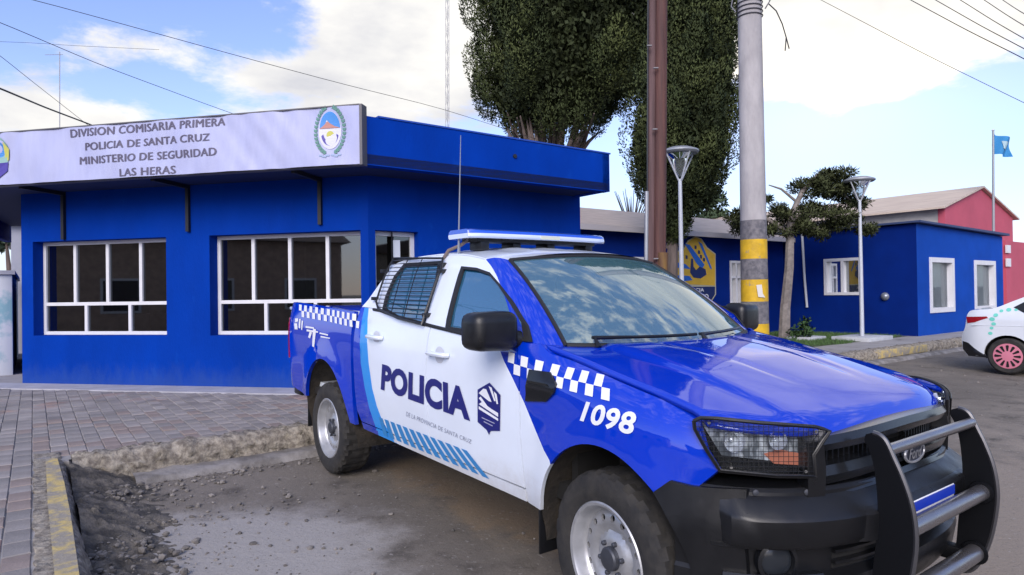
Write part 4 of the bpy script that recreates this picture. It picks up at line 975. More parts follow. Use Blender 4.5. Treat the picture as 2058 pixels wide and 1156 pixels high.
# bumper
ysb = [y for y in np.linspace(-.893, .893, 61)]
bp = MB(); prof = [(-.14, .815), (-.012, .812), (.0, .80), (.002, .788), (.008, .783), (.072, .734), (.079, .720), (.073, .64), (.062, .622), (.0, .612), (-.008, .505), (.036, .492), (.042, .47), (.030, .40), (.0, .355), (-.14, .35)]
def bump_pt(y, o, z):
    k = float(smooth01((.835 - abs(y)) / .045)); kk = .10 + .88 * k; return nose(y, z if abs(y) < .80 else z, o * kk if o > 0 else o)
k = len(prof); V = [bump_pt(y, o, z) for y in ysb for o, z in prof]
bp.add(V, [(i * k + j, i * k + (j + 1) % k, (i + 1) * k + (j + 1) % k, (i + 1) * k + j) for i in range(len(ysb) - 1) for j in range(k)])
bumper = bp.build('front_bumper', M_PLAST, truck, sharp=28)
for s in (-1, 1):      # bumper end running back to the wheel arch
    P = [(.42, .806), (.40, .70), (.405, .56), (.43, .42), (.50, .37), (.52, .60), (.50, .808)]
    eo = [(.30, .82), (.36, .815)] + [(.44, .80)]
    out = arch((0, .375, .447, .502), 1.02, .10, 12)[2:] + [(.455, .40), (.60, .37), (.60, .812), (.44, .803), (.36, .81)]
    panel('bumper_end', out, lambda P, d, s=s: CC(P[:, 0], s * (np.minimum(plan_y(P[:, 0]), .915) + .012 + .02 * np.exp(-((P[:, 1] - .66) / .10) ** 2) - d), P[:, 1]), [M_PLAST], bumper, grid=.05, flip=s > 0, step=.04)
    # fog lamp pocket
    f = MB(); c_ = nose(s * .70, .558, -.012); f.lathe([(.075, .0), (.075, .03), (.062, .034), (.058, .012), (.02, .006)], c_, (.86, s * .5, 0), 24); fp = f.build('fog_lamp_bezel', M_PLAST2, bumper)
    f = MB(); f.lathe([(.057, .018), (.04, .027), (.002, .03)], c_, (.86, s * .5, 0), 20); f.build('fog_lamp', mat('fog_glass', (.02, .024, .03), .16), bumper)
    b = MB(); curved_bar(b, np.linspace(s * .56, s * .84, 9), [(-.01, .616), (.030, .620), (.026, .604), (-.01, .602)]); curved_bar(b, np.linspace(s * .56, s * .82, 9), [(-.01, .512), (.030, .516), (.044, .500), (.0, .495)]); b.build('fog_surround', M_PLAST2, bumper)
b = MB(); curved_bar(b, np.linspace(-.50, .50, 15), [(-.02, .608), (-.003, .604), (-.003, .512), (-.02, .508)]); b.build('lower_intake', M_DARK, bumper)
for z in (.53, .57):
    b = MB(); curved_bar(b, np.linspace(-.50, .50, 15), [(-.006, z), (.016, z + .004), (.016, z + .014), (-.006, z + .018)]); b.build('intake_bar', M_PLAST, bumper)
for s in (-1, 1):      # raised centre of the bumper
    pass
yc = np.linspace(-.52, .52, 27); pc = [(.02, .762), (.070, .738), (.086, .722), (.080, .625), (.02, .60)]; b = MB(); V = []
for y in yc:
    f_ = min(1., (.52 - abs(y)) / .10); V += [nose(y, z, .02 + (o - .02) * f_ if o > .02 else o) for o, z in pc]
k = 5; b.add(V, [(i * k + j, i * k + (j + 1) % k, (i + 1) * k + (j + 1) % k, (i + 1) * k + j) for i in range(len(yc) - 1) for j in range(k)]); b.build('bumper_centre', M_PLAST, bumper, sharp=25)
for s in (-1, 1):
    for y in (.60, .75):
        b = MB(); c_ = nose(s * y, .800, .002); b.lathe([(.012, 0), (.011, .004), (.004, .006)], c_, (.8, s * .6, 0), 10); b.build('bumper_bolt', M_HUB, bumper)
# number plate: white with a blue head band
MB().box(.9005, .906, -.20, .20, .598, .728, bev=.003).build('number_plate', M_VWHITE, bumper)
MB().box(.907, .909, -.197, .197, .688, .725).build('plate_band', mat('plate_blue', (.01, .04, .42), .3), bumper)
b = MB(); b.box(.87, .9, -.1, .1, .62, .70); b.build('plate_bracket', M_PLAST, bumper)
# bull bar
bf = [(.862, 1.008), (.885, 1.003), (.908, .982), (.935, .925), (.958, .875), (.985, .80), (1.000, .725), (1.004, .65), (.995, .56), (.978, .47), (.952, .39), (.915, .325), (.872, .303)]
br_ = [(.845, .31), (.845, .36), (.855, .43), (.862, .52), (.872, .62), (.878, .72), (.876, .79), (.866, .88), (.850, .94), (.832, .975), (.838, .998)]
YB = .385
bull = empty('bull_bar', truck)
bull_parts = []
for s in (-1, 1):
    poly = spline(bf, 3) + spline(br_, 3); b = MB()
    b.prism([(x, z) for x, z in poly], lambda u, v, w, s=s: (u - .006, s * YB - .004 + w, v), .008); b.build('upright_plate', M_PLATE, bull, sharp=30)
    e = MB(); e.tube([(x - .006, s * YB, z) for x, z in spline(bf, 4)], .0085, 6); e.build('plate_edge', mat('worn_edge', (.10, .10, .11), .35, metal=.6), bull)
    m_ = MB(); m_.box(.55, .90, s * .36 - .03, s * .36 + .03, .36, .42, bev=.006); m_.build('mounting_arm', M_PLATE, bull)
for x, z, r in ((.903, .952, .021), (.945, .668, .032), (.92, .405, .036)):
    b = MB(); b.tube([(x, -YB - (.0 if r < .03 else .0), z), (x, YB, z)], r, 20); b.build('cross_tube', M_TUBE, bull)
    if r > .03:
        for s in (-1, 1):
            b = MB(); b.lathe([(r + .012, -.006), (r + .014, .0), (r + .012, .006)], (x, s * (YB - .012), z), (0, 1, 0), 20); b.build('tube_collar', M_PLATE, bull)

# ---- wheels ----
def make_wheel(cx, sgn, steer=0.):
    w = empty('wheel', truck, (cx, sgn * .775, .378), (0, 0, steer))
    n = 96; R = .378; yo = [(-.118, .245), (-.128, .27), (-.131, .30), (-.127, .335), (-.117, .355), (-.104, .366), (-.085, .3715), (-.05, .3745), (0, .3755), (.05, .3745), (.085, .3715), (.104, .366), (.117, .355), (.127, .335), (.131, .30), (.128, .27), (.118, .245)]
    V = []; k = len(yo)
    for i in range(n):
        th = 2 * math.pi * i / n
        for j, (y, r) in enumerate(yo):
            rr = r
            if r > .353:
                ph = (i + (2 if j % 2 else 0)) % 4
                if ph == 0 and abs(y) > .06: rr -= .011
                if j in (7, 9): rr -= .008
                if (i % 3 == 0) and abs(y) <= .05: rr -= .007
            V.append((rr * math.cos(th), y, rr * math.sin(th)))
    F = [(i * k + j, ((i + 1) % n) * k + j, ((i + 1) % n) * k + j + 1, i * k + j + 1) for i in range(n) for j in range(k - 1)]
    ty = mesh('tyre', V, F, M_RUB, w, sharp=22)
    f = sgn
    rm = MB(); rm.lathe([(.248, f * .112), (.238, f * .122), (.226, f * .118), (.219, f * .102), (.214, f * .07), (.206, f * .052), (.200, f * .048)], (0, 0, 0), (0, 1, 0), 64, closed=True)
    rm.lathe([(.248, -f * .112), (.225, -f * .118), (.205, -f * .09), (.205, f * .05)], (0, 0, 0), (0, 1, 0), 48, closed=True)
    rim = rm.build('rim', M_STEEL, w, sharp=40, fix=False)
    holes = [[(.168 * math.cos(t) + .0145 * math.cos(u), .168 * math.sin(t) + .0145 * math.sin(u)) for u in np.linspace(0, 2 * math.pi, 13)[:-1]] for t in np.linspace(0, 2 * math.pi, 17)[:-1]]
    outer = [(.2035 * math.cos(t), .2035 * math.sin(t)) for t in np.linspace(0, 2 * math.pi, 65)[:-1]]
    hub = [(.045 * math.cos(t), .045 * math.sin(t)) for t in np.linspace(0, 2 * math.pi, 25)[:-1]]
    def dfn(P, d):
        r = np.hypot(P[:, 0], P[:, 1]); y = np.interp(r, [.04, .055, .085, .098, .112, .130, .150, .185, .204], [.072, .074, .072, .060, .052, .066, .074, .066, .048])
        return np.c_[P[:, 0], f * (y - d), P[:, 1]]
    panel('wheel_disc', outer, dfn, [M_STEEL], w, holes=holes + [hub], grid=.016, thick=.012, flip=f > 0)
    b = MB(); b.lathe([(.195, f * .02), (.195, f * .024)], (0, 0, 0), (0, 1, 0), 32); b.build('brake_drum', M_DARK, w)
    b = MB(); b.lathe([(.052, f * .05), (.050, f * .095), (.044, f * .102), (.015, f * .106)], (0, 0, 0), (0, 1, 0), 24); b.build('hub_cap', M_HUB, w)
    for q in range(6):
        b = MB(); t = q * math.pi / 3 + .2; b.lathe([(.011, f * .06), (.011, f * .088), (.006, f * .092)], (.070 * math.cos(t), 0, .070 * math.sin(t)), (0, 1, 0), 8); b.build('wheel_nut', M_HUB, w)
    return w
make_wheel(0, -1, -.096); make_wheel(-3.22, -1); make_wheel(0, 1, -.096); make_wheel(-3.22, 1)

# ---- mirrors, vent, light bar, aerial ----
for s in (-1, 1):
    bm = bmesh.new(); bmesh.ops.create_cube(bm, size=1)
    for v in bm.verts: v.co = (v.co.x * .17, v.co.y * .245, v.co.z * .195)
    bmesh.ops.bevel(bm, geom=bm.edges[:], offset=.055, segments=4, profile=.55, affect='EDGES')
    for v in bm.verts:
        k = (v.co.y * -s * -1 / .12); v.co.z *= 1 - .06 * max(0, s * v.co.y / .12); v.co.x -= .03 * (s * v.co.y / .12 + 1) * .5
    me = bpy.data.meshes.new('mirror'); bm.to_mesh(me); bm.free(); me.materials.append(M_PLAST)
    me.polygons.foreach_set('use_smooth', np.ones(len(me.polygons), bool)); mo = link('mirror', me, truck); mo.location = (-.64, s * 1.035, 1.322)
    b = MB(); b.tube([(-.62, s * .88, 1.275), (-.64, s * .95, 1.29)], [.045, .04], 12); b.build('mirror_arm', M_PLAST, mo).location = (.64, -s * 1.035, -1.322)
    mesh('mirror_glass', [(-.105, -s * .09, -.075), (-.105, s * .09, -.075), (-.112, s * .09, .075), (-.105, -s * .09, .075)], [(0, 1, 2, 3)], mat('mirror_silver', (.7, .75, .8), .03, metal=1.), mo, smooth=False)
vent = spoly([(1066, 742), (1108, 748), (1121, 772), (1117, 790), (1100, 807), (1058, 806), (1062, 775)])
cxv = np.mean(vent, 0)
for sgn, nm in both:
    vo = panel('fender_vent', vent, lambda P, d, s=sgn: CC(P[:, 0], s * (W(P[:, 0], P[:, 1]) + .010 + .010 * np.exp(-((P[:, 1] - cxv[1]) / .03) ** 2) - d), P[:, 1]), [M_PLAST2], truck, grid=.025, flip=sgn > 0, thick=.012, step=.03)
    q = [tuple(cxv + np.array(p)) for p in ((-.085, .022), (.05, .022), (.075, .012), (-.085, .012))]
    panel('vent_slot', q, lambda P, d, s=sgn: CC(P[:, 0], s * (W(P[:, 0], P[:, 1]) + .0225 - d), P[:, 1]), [M_DARK], vo, grid=0, thick=0, flip=sgn > 0, step=.03)

# light bar across the roof
lb = empty('light_bar', truck)
def lbx(y): return -1.60 - .05 * (y / .6) ** 2
yl = np.linspace(-.60, .60, 23)
def bar_loft(name, prof, m, ys):
    b = MB(); k = len(prof); V = [(lbx(y) + x * (1 if abs(y) < .58 else .82), y, z) for y in ys for x, z in prof]
    F = [(i * k + j, i * k + (j + 1) % k, (i + 1) * k + (j + 1) % k, (i + 1) * k + j) for i in range(len(ys) - 1) for j in range(k)] + [tuple(range(k)), tuple((len(ys) - 1) * k + j for j in range(k))[::-1]]
    return b.add(V, F).build(name, m, lb, sharp=30)
bar_loft('lower_lens', [(-.14, 1.850), (.14, 1.850), (.152, 1.860), (.152, 1.870), (.146, 1.880), (-.146, 1.880), (-.152, 1.870)], M_BARCLEAR, yl)
bar_loft('upper_lens', [(-.146, 1.8805), (.146, 1.8805), (.140, 1.897), (.115, 1.908), (-.115, 1.908), (-.140, 1.897)], M_BARBLUE, yl)
bar_loft('alley_light', [(-.154, 1.854), (.156, 1.854), (.156, 1.877), (-.154, 1.877)], mat('alley_clear', (.62, .64, .52), .2), np.linspace(-.07, .10, 4))
bar_loft('base_rail', [(-.09, 1.830), (.09, 1.830), (.09, 1.8495), (-.09, 1.8495)], M_PLAST, np.linspace(-.52, .52, 9))
for y in (-.46, -.20, .10, .46):
    b = MB(); b.box(-1.68, -1.54, y - .035, y + .035, 1.775, 1.834, bev=.01); b.build('bar_foot', M_PLAST, lb)
b = MB(); b.tube([(-1.75, -.655, 1.72), (-1.72, -.63, 1.775), (-1.68, -.56, 1.81), (-1.65, -.50, 1.86)], .012, 8); b.build('bar_strap', mat('strap_rust', (.16, .12, .11), .6), lb)
p0 = None
o, d = tray(922, 478); t = (-.58 - o[1]) / d[1]; p0 = o + t * d
o, d = tray(926, 272); t = (-.58 - o[1]) / d[1]; p1 = o + t * d
b = MB(); b.tube([p0 - np.array([0, 0, .10]), p0, p0 * .5 + p1 * .5, p1], [.012, .006, .004, .0025], 6); b.build('whip_aerial', mat('aerial', (.30, .32, .36), .4, metal=.5), truck)

# ---- guard over the rear door glass ----
gd = spoly([(792, 519), (890, 519), (887, 540), (848, 652), (800, 640), (760, 620), (756, 606)], .035)
def off_pt(p, o=.035): return (p[0], -(float(W(*p)) + o), p[1])
G = MB(); gdd = dens(gd, .05); G.tube([off_pt(p) for p in gdd + gdd[:1]], .008, 6, cap=False)
guard = G.build('window_guard', M_PLAST, truck)
zs_ = np.linspace(min(p[1] for p in gd) + .03, max(p[1] for p in gd) - .02, 15); wires = MB()
for z in zs_:
    xs = []
    for i in range(len(gd)):
        (x0, z0), (x1, z1) = gd[i], gd[(i + 1) % len(gd)]
        if (z0 > z) != (z1 > z): xs.append(x0 + (x1 - x0) * (z - z0) / (z1 - z0))
    if len(xs) == 2: wires.tube([off_pt((x, z)) for x in np.linspace(min(xs), max(xs), 5)], .0035, 4, cap=False)
for f in (.33, .62):
    a = np.array(gd[0]) * (1 - f) + np.array(gd[1]) * f; b_ = np.array(gd[5]) * (1 - f) + np.array(gd[3]) * f; wires.tube([off_pt(tuple(a * (1 - t) + b_ * t)) for t in np.linspace(0, 1, 5)], .004, 4, cap=False)
wires.build('guard_wires', M_PLAST, guard)
for p in ((893, 532), (893, 545), (862, 633), (776, 545), (758, 600)):
    q = sp(*p); b = MB(); y = float(W(*q)); b.box(q[0] - .02, q[0] + .02, -y - .04, -y + .01, q[1] - .012, q[1] + .012, bev=.003); b.build('guard_clip', M_PLAST, guard)

# ---- livery ----
def decal(name, polys, m, off=.0035, parent=truck, grid=.08):
    V = []; F = []
    for pl in polys:
        P, T = tri2d(dens(pl, .05), (), grid); b = len(V); V += [(p[0], -(float(W(p[0], p[1])) + off), p[1]) for p in P]; F += [tuple(int(i) + b for i in t) for t in T]
    return mesh(name, V, F, m, parent)
def quadmap(c):
    "corners in pixels (bl, br, tr, tl) -> bilinear in flank coordinates"
    c = [np.array(sp(*p)) for p in c]; return lambda u, v: tuple(c[0] * (1 - u) * (1 - v) + c[1] * u * (1 - v) + c[2] * u * v + c[3] * (1 - u) * v)
def flank_text(name, s, corners, m, bold=.0, spacing=1., off=.004, shear=0.):
    q = quadmap(corners)
    for V, F in words(s, bold, spacing, shear):
        P = [q(u, v) for u, v in V]; mesh(name, [(x, -(float(W(x, z)) + off), z) for x, z in P], F, m, truck, smooth=False)
flank_text('police_lettering', 'POLICIA', [(766, 783), (946, 847), (943, 781), (769, 731)], M_NAVY, bold=.05, spacing=1.04)
flank_text('province_lettering', 'DE LA PROVINCIA DE SANTA CRUZ', [(817, 836), (948, 892), (949, 884), (818, 827)], mat('vinyl_grey', (.22, .24, .32), .5), spacing=1.1, bold=-.005)
flank_text('unit_number', '1098', [(1166, 846), (1274, 876), (1284, 830), (1178, 806)], M_VWHITE, bold=.03, spacing=1.05, shear=.05)
# hatch along the door feet
q = quadmap([(772, 874), (992, 966), (945, 908), (762, 838)]); ST = []
nst = 13
for i in range(nst):
    u0 = i / nst; u1 = (i + .66) / nst; k = .0; ST.append([q(u0, 1), q(u1, 1), q(min(1, u1 + .0), .5), q(min(1, u1), 0), q(u0, 0), q(u0, .5)])
decal('hatch_stripe', ST, mat('vinyl_mid_blue', (.03, .22, .52), .4), grid=0)
# checkers on bed and fender
def checker(name, top, bot, cols, start=0, skip=()):
    "top/bot pixel lines as polylines"
    t0 = [np.array(sp(*p)) for p in top]; b0 = [np.array(sp(*p)) for p in bot]
    def ev_(L, f):
        f = f * (len(L) - 1); i = min(int(f), len(L) - 2); return L[i] * (1 - f + i) + L[i + 1] * (f - i)
    out = []
    for c in range(cols):
        for r in range(2):
            if (c + r + start) % 2: continue
            if (c, r) in skip: continue
            u0, u1 = c / cols, (c + 1) / cols; v0, v1 = r / 2, (r + 1) / 2
            P = [ev_(t0, u) * (1 - v) + ev_(b0, u) * v for u, v in ((u0, v0), (u1, v0), (u1, v1), (u0, v1))]
            out.append([tuple(p) for p in P])
    return decal(name, out, M_VWHITE, grid=0)
checker('checker_band', [(602, 612), (664, 622), (726, 632)], [(602, 636), (664, 647), (722, 660)], 22)
checker('checker_band', [(1012, 703), (1120, 733), (1232, 757)], [(1008, 744), (1110, 776), (1226, 806)], 15, 1, skip=((0, 1),))
# shield badge on the door
def spx(L): return [sp(*p) for p in L]
decal('shield_badge', [spx([(961, 783), (973, 776), (985, 769), (995, 780), (1007, 794), (1006, 866), (987, 866), (984, 874), (979, 864), (961, 848)])], M_NAVY, off=.004)
for L in ([(964, 790), (973, 781), (979, 782), (990, 808), (984, 806)], [(964, 800), (968, 797), (983, 818), (976, 816)], [(964, 812), (1003, 838), (1003, 830), (990, 822), (970, 808)], [(984, 776), (990, 779), (998, 806), (995, 806)], [(994, 786), (1000, 792), (1003, 812), (1000, 812)], [(964, 822), (1003, 846), (1003, 841), (964, 816)]):
    decal('shield_mark', [spx(L)], M_VWHITE, off=.006, grid=0)
for L in ([(970, 838), (996, 850), (996, 852), (970, 840)], [(974, 846), (992, 855), (992, 857), (974, 848)]):
    decal('shield_mark', [spx(L)], mat('vinyl_grey2', (.35, .36, .5), .5), off=.006, grid=0)
# worn writing on the bed side
for L in ([(594, 640), (600, 640), (600, 646), (594, 648)], [(592, 650), (598, 650), (599, 662), (593, 662)], [(602, 641), (605, 641), (604, 660), (601, 659)], [(607, 644), (610, 645), (608, 664), (606, 662)], [(615, 655), (632, 658), (632, 661), (615, 659)], [(617, 662), (640, 666), (640, 669), (617, 666)], [(630, 660), (636, 662), (632, 698), (628, 696)], [(643, 668), (660, 672), (660, 675), (643, 671)], [(645, 675), (664, 679), (664, 681), (645, 678)], [(623, 667), (628, 668), (624, 680), (620, 678)]):
    decal('bed_lettering', [spx(L)], M_VWHITE, grid=0)
# scuffs of road dust low on the flank stay with the paint material

# ================================================================== other buildings
M_ROOFM = mat('sheet_roof_pale', (.42, .36, .34), .6, var=.25, vscale=2, stretch=(1, 6, 1))
BW = 9.0
wing = street_empty('rear_wing'); tag(wing, 'long dark blue low building with pale sheet roof behind the trees', 'building')
zr = 3.02
wa0, wa1 = 4.75, 15.45
def bwin(px0, py0, px1, py1, b): (a0, z1), (a1, z0) = on_b(px0, py0, b), on_b(px1, py1, b); return a0, a1, z0, z1
wsm = bwin(1466, 524, 1492, 626, BW)
wtp = bwin(1252, 516, 1296, 600, BW)
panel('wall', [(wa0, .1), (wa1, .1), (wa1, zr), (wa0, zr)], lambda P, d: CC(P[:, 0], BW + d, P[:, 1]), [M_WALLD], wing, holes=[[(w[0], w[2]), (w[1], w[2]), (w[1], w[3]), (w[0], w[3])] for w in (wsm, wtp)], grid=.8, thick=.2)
for w in (wsm, wtp):
    f = strip_frame('window', lambda u, z, q: (u, BW - .03 + q, z), w[0], w[1], w[2], w[3], .07, .16, M_FRAME, wing, [((w[0] + w[1]) / 2, w[2] + .07, w[3] - .07)], [(w[2] + (w[3] - w[2]) * .68, w[0] + .07, w[1] - .07)])
    mesh('pane', [(w[0] + .05, BW + .08, w[2] + .05), (w[1] - .05, BW + .08, w[2] + .05), (w[1] - .05, BW + .08, w[3] - .05), (w[0] + .05, BW + .08, w[3] - .05)], [(0, 1, 2, 3)], mat('curtain_pane', (.30, .31, .34), .3, spec=.6), f, smooth=False)
b = MB(); b.prism([(BW - .30, zr - .02), (BW + 1.9, zr + .75), (BW + 3.8, zr - .02), (BW + 3.8, zr - .10), (BW + 1.9, zr + .67), (BW - .30, zr - .10)], lambda u, v, w: (wa0 - .2 + w, u, v), wa1 - wa0 + .4); b.build('roof', M_ROOFM, wing, smooth=False)
MB().box(wa0 - .2, wa1 + .1, BW - .34, BW - .30, zr - .12, zr + .01).build('eaves_board', mat('eaves_grey', (.40, .38, .40), .6), wing)
MB().box(wa0, wa0 + .2, BW + .22, BW + 3.6, .1, zr - .1).box(wa1 - .2, wa1, BW + .22, BW + 3.6, .1, zr - .1).box(wa0, wa1, BW + 3.4, BW + 3.6, .1, zr - .1).build('back_walls', M_WALLD, wing)

# shield sign on that wall
shield = street_empty('shield_sign'); tag(shield, 'yellow and blue shield sign on the dark blue wall behind the wooden pole', 'sign')
def sb(L, o): return [(on_b(px, py, BW - o)) for px, py in L]
def sflat(L, o, m, name, th=.0):
    pts = sb(L, o); P, T = tri2d(pts, (), 0); V = [(x, BW - o, z) for x, z in P]; return mesh(name, V, T, m, shield, smooth=False)
M_SY = mat('sign_yellow', (.62, .38, .03), .5, var=.15); M_SB = mat('sign_blue', (.01, .11, .45), .5); M_SN = mat('sign_navy', (.008, .02, .10), .5); M_SE = mat('sign_edge', (.42, .40, .28), .5)
so = [(1347, 505), (1372, 503), (1382, 484), (1398, 475), (1410, 480), (1421, 497), (1438, 510), (1439, 592), (1430, 606), (1415, 612), (1392, 611), (1347, 600)]
sbk = MB(); pts = sb(so, .05); sbk.prism(pts, lambda u, v, w: (u, BW - .052 + w, v), .045); sbk.build('board', M_SE, shield, smooth=False)
sflat([(1349, 507), (1373, 505), (1383, 486), (1398, 477), (1409, 482), (1420, 499), (1437, 512), (1437, 574), (1349, 570)], .056, M_SY, 'field')
sflat([(1349, 577), (1437, 576), (1437, 591), (1429, 604), (1415, 610), (1392, 609), (1349, 598)], .056, M_SN, 'base_field')
for L in ([(1376, 490), (1386, 492), (1416, 532), (1411, 541), (1400, 530)], [(1403, 485), (1411, 490), (1431, 540), (1428, 541)], [(1350, 525), (1378, 531), (1388, 541), (1350, 537)], [(1350, 552), (1386, 555), (1392, 563), (1350, 569)]): sflat(L, .059, M_SB, 'stripe')
sflat([(1389, 520), (1393, 520), (1394, 536), (1399, 543), (1406, 536), (1418, 541), (1420, 552), (1408, 560), (1394, 558), (1387, 548)], .062, M_SN, 'figure')
for px, py in ((1396, 493), (1403, 503), (1364, 512), (1407, 512), (1413, 518), (1378, 513)): sflat([(px, py), (px + 4, py + 1), (px + 4, py + 8), (px, py + 7)], .062, M_SN, 'figure_mark')
for (x0, y0, x1, y1, s) in ((1376, 578, 1415, 587, 'POLICIA'), (1378, 590, 1424, 602, 'DISTRITO')):
    V, F = text_mesh(s, .02); A = np.array(on_b(x0, y1, BW - .06)); Bq = np.array(on_b(x1, y0 + 1, BW - .06)); mesh('lettering', [(A[0] + (Bq[0] - A[0]) * u, BW - .06, A[1] + (Bq[1] - A[1]) * v) for u, v in V], F, M_FRAME, shield, smooth=False)

# blue annex on the right
AX, AB_ = 15.55, 5.35
annex = street_empty('blue_annex'); tag(annex, 'blue box shaped annex with white framed windows beyond the lawn', 'building')
zc1 = on_a(1845, 449, AX)[1] if False else on_b(1846, 450, AB_)[1]
zl1 = zc1 - .02; bend = BW + .4
ax1 = on_b(2016, 560, AB_)[0]
lw = [on_a(1656, 521, AX), on_a(1733, 593, AX)]; l_b0, l_b1, l_z0, l_z1 = min(lw[0][0], lw[1][0]), max(lw[0][0], lw[1][0]), lw[1][1], lw[0][1]
panel('side_wall', [(AB_, .1), (bend + 3, .1), (bend + 3, zc1 - .06), (AB_, zc1)], lambda P, d: CC(AX + d, P[:, 0], P[:, 1]), [M_WALLD], annex, holes=[[(l_b0, l_z0), (l_b1, l_z0), (l_b1, l_z1), (l_b0, l_z1)]], grid=.8, thick=.2)  # darker blue than the annex front wall
f = strip_frame('window', lambda u, z, q: (AX - .03 + q, u, z), l_b0, l_b1, l_z0, l_z1, .08, .2, M_FRAME, annex, [((l_b0 + l_b1) / 2, l_z0 + .08, l_z1 - .08)])
mesh('pane', [(AX + .12, l_b0, l_z0), (AX + .12, l_b1, l_z0), (AX + .12, l_b1, l_z1), (AX + .12, l_b0, l_z1)], [(0, 1, 2, 3)], M_PANE, f, smooth=False)
mesh('curtain', [(AX + .17 + .02 * (i % 2), l_b0 + .06 + i * .03, z) for i in range(12) for z in (l_z0, l_z1)], [(2 * i, 2 * i + 2, 2 * i + 3, 2 * i + 1) for i in range(11)], mat('green_curtain', (.18, .30, .06), .8), f, smooth=False)
fw_ = [bwin(1867, 517, 1918, 626, AB_), bwin(1957, 523, 2001, 622, AB_)]
panel('front_wall', [(AX + .001, .1), (ax1, .1), (ax1, zc1 - .10), (AX + .001, zc1)], lambda P, d: CC(P[:, 0], AB_ - .001 + d, P[:, 1]), [mat('annex_front_blue', (.004, .065, .40), .7, spec=.1, var=.2, vscale=1.2, bump=.1)], annex, holes=[[(w[0], w[2]), (w[1], w[2]), (w[1], w[3]), (w[0], w[3])] for w in fw_], grid=.8, thick=.25)
for w in fw_:
    f = strip_frame('window', lambda u, z, q: (u, AB_ - .03 + q, z), w[0], w[1], w[2], w[3], .13, .22, M_FRAME, annex)
    n = 26; V = [(w[0] + .1 + (w[1] - w[0] - .2) * i / n, AB_ + .20 + .03 * math.sin(i * 1.9), z) for i in range(n + 1) for z in (w[2] + .1, w[3] - .1)]
    mesh('curtain', V, [(2 * i, 2 * i + 2, 2 * i + 3, 2 * i + 1) for i in range(n)], mat('white_curtain', (.74, .76, .73), .8), f)
    mesh('pane', [(w[0] + .1, AB_ + .12, w[2] + .1), (w[1] - .1, AB_ + .12, w[2] + .1), (w[1] - .1, AB_ + .12, w[3] - .1), (w[0] + .1, AB_ + .12, w[3] - .1)], [(0, 1, 2, 3)], glass('clear_pane', (.8, .82, .8), 1.5, opac=.05), f, smooth=False)
b = MB(); b.prism([(AX - .14, zc1 + .02), (ax1 + .12, zc1 - .08), (ax1 + .12, zc1 - .01), (AX - .14, zc1 + .07)], lambda u, v, w: (u, AB_ - .16 + w, v), 6.6); b.build('roof', mat('annex_roof_edge', (.03, .05, .13), .6), annex, smooth=False)
MB().box(ax1 - .2, ax1, AB_ + .3, bend + 3, .1, zc1 - .2).box(AX + .3, ax1 - .3, bend + 2.8, bend + 3, .1, zc1 - .2).box(AX + .3, ax1 - .3, AB_ + 2.2, AB_ + 2.3, .1, zc1 - .2).build('back_walls', M_WALLD, annex)
dp = [on_a(1612, 470, AX - .06), on_a(1617, 560, AX - .06), on_a(1622, 618, AX - .06)]
b = MB(); b.tube([(AX - .06, y, z) for y, z in dp], .035, 8); b.build('downpipe', mat('white_pipe', (.55, .58, .62), .5), annex)
wl_ = on_a(1778, 596, AX - .05); b = MB(); b.lathe([(.10, 0), (.11, .04), (.07, .10), (.02, .12)], (AX - .002, wl_[0], wl_[1]), (-1, 0, 0), 16); b.build('wall_lamp', mat('wall_lamp_grey', (.22, .24, .28), .3, metal=.4), annex)

# pink gabled hall behind
M_NBH = mat('hall_side_render', (.42, .40, .38), .8, var=.2); M_PINK = mat('pink_wall', (.50, .085, .13), .7, var=.15, vscale=.8, bump=.1); M_TIN = mat('weathered_tin', (.46, .37, .30), .6, base2=(.60, .50, .40), vscale=1.5, stretch=(6, .6, 1))
GB = 6.6; hall = street_empty('pink_hall'); tag(hall, 'pink gabled hall with rusty sheet roof behind the blue annex', 'building')
ga, gz = on_b(1970, 379, GB); la, lz = on_b(1899, 418, GB); ra, rz_ = on_b(2035, 436, GB); lz = rz_ = (lz + rz_) / 2
panel('gable_wall', [(la, .1), (ra, .1), (ra, rz_), (ga, gz), (la, lz)], lambda P, d: CC(P[:, 0], GB + d, P[:, 1]), [M_PINK], hall, grid=1.2, thick=.2)
for s, (ea, ez) in ((-1, (la - .35, lz - .35 * (gz - lz) / (ga - la))), (1, (ra + .35, rz_ - .35 * (gz - rz_) / (ra - ga)))):
    b = MB(); b.prism([(GB - .12, 0), (GB + 16, 0), (GB + 16, 1), (GB - .12, 1)], lambda u, v, w: (ga + (ea - ga) * v, u, gz + (ez - gz) * v + .02 + w), .06); b.build('roof', M_TIN, hall, smooth=False)
MB().box(la, la + .2, GB + .21, GB + 16, .1, lz - .05).box(ra - .2, ra, GB + .21, GB + 16, .1, rz_ - .05).build('side_walls', M_NBH, hall)
wp_ = on_b(2021, 484, GB - .6); b = MB(); b.box(wp_[0], wp_[0] + 9, GB - .6, GB + 6, .1, wp_[1]); b.build('lower_block', M_PINK, hall)
b = MB(); x_, z_ = on_b(2026, 500, GB - .62); b.box(x_ - .22, x_ + .14, GB - .66, GB - .605, z_ - .15, z_ + .12); b.box(x_ - .22, x_ + .14, GB - .66, GB - .605, z_ - .62, z_ - .34); b.build('meter_box', M_FRAME, hall)

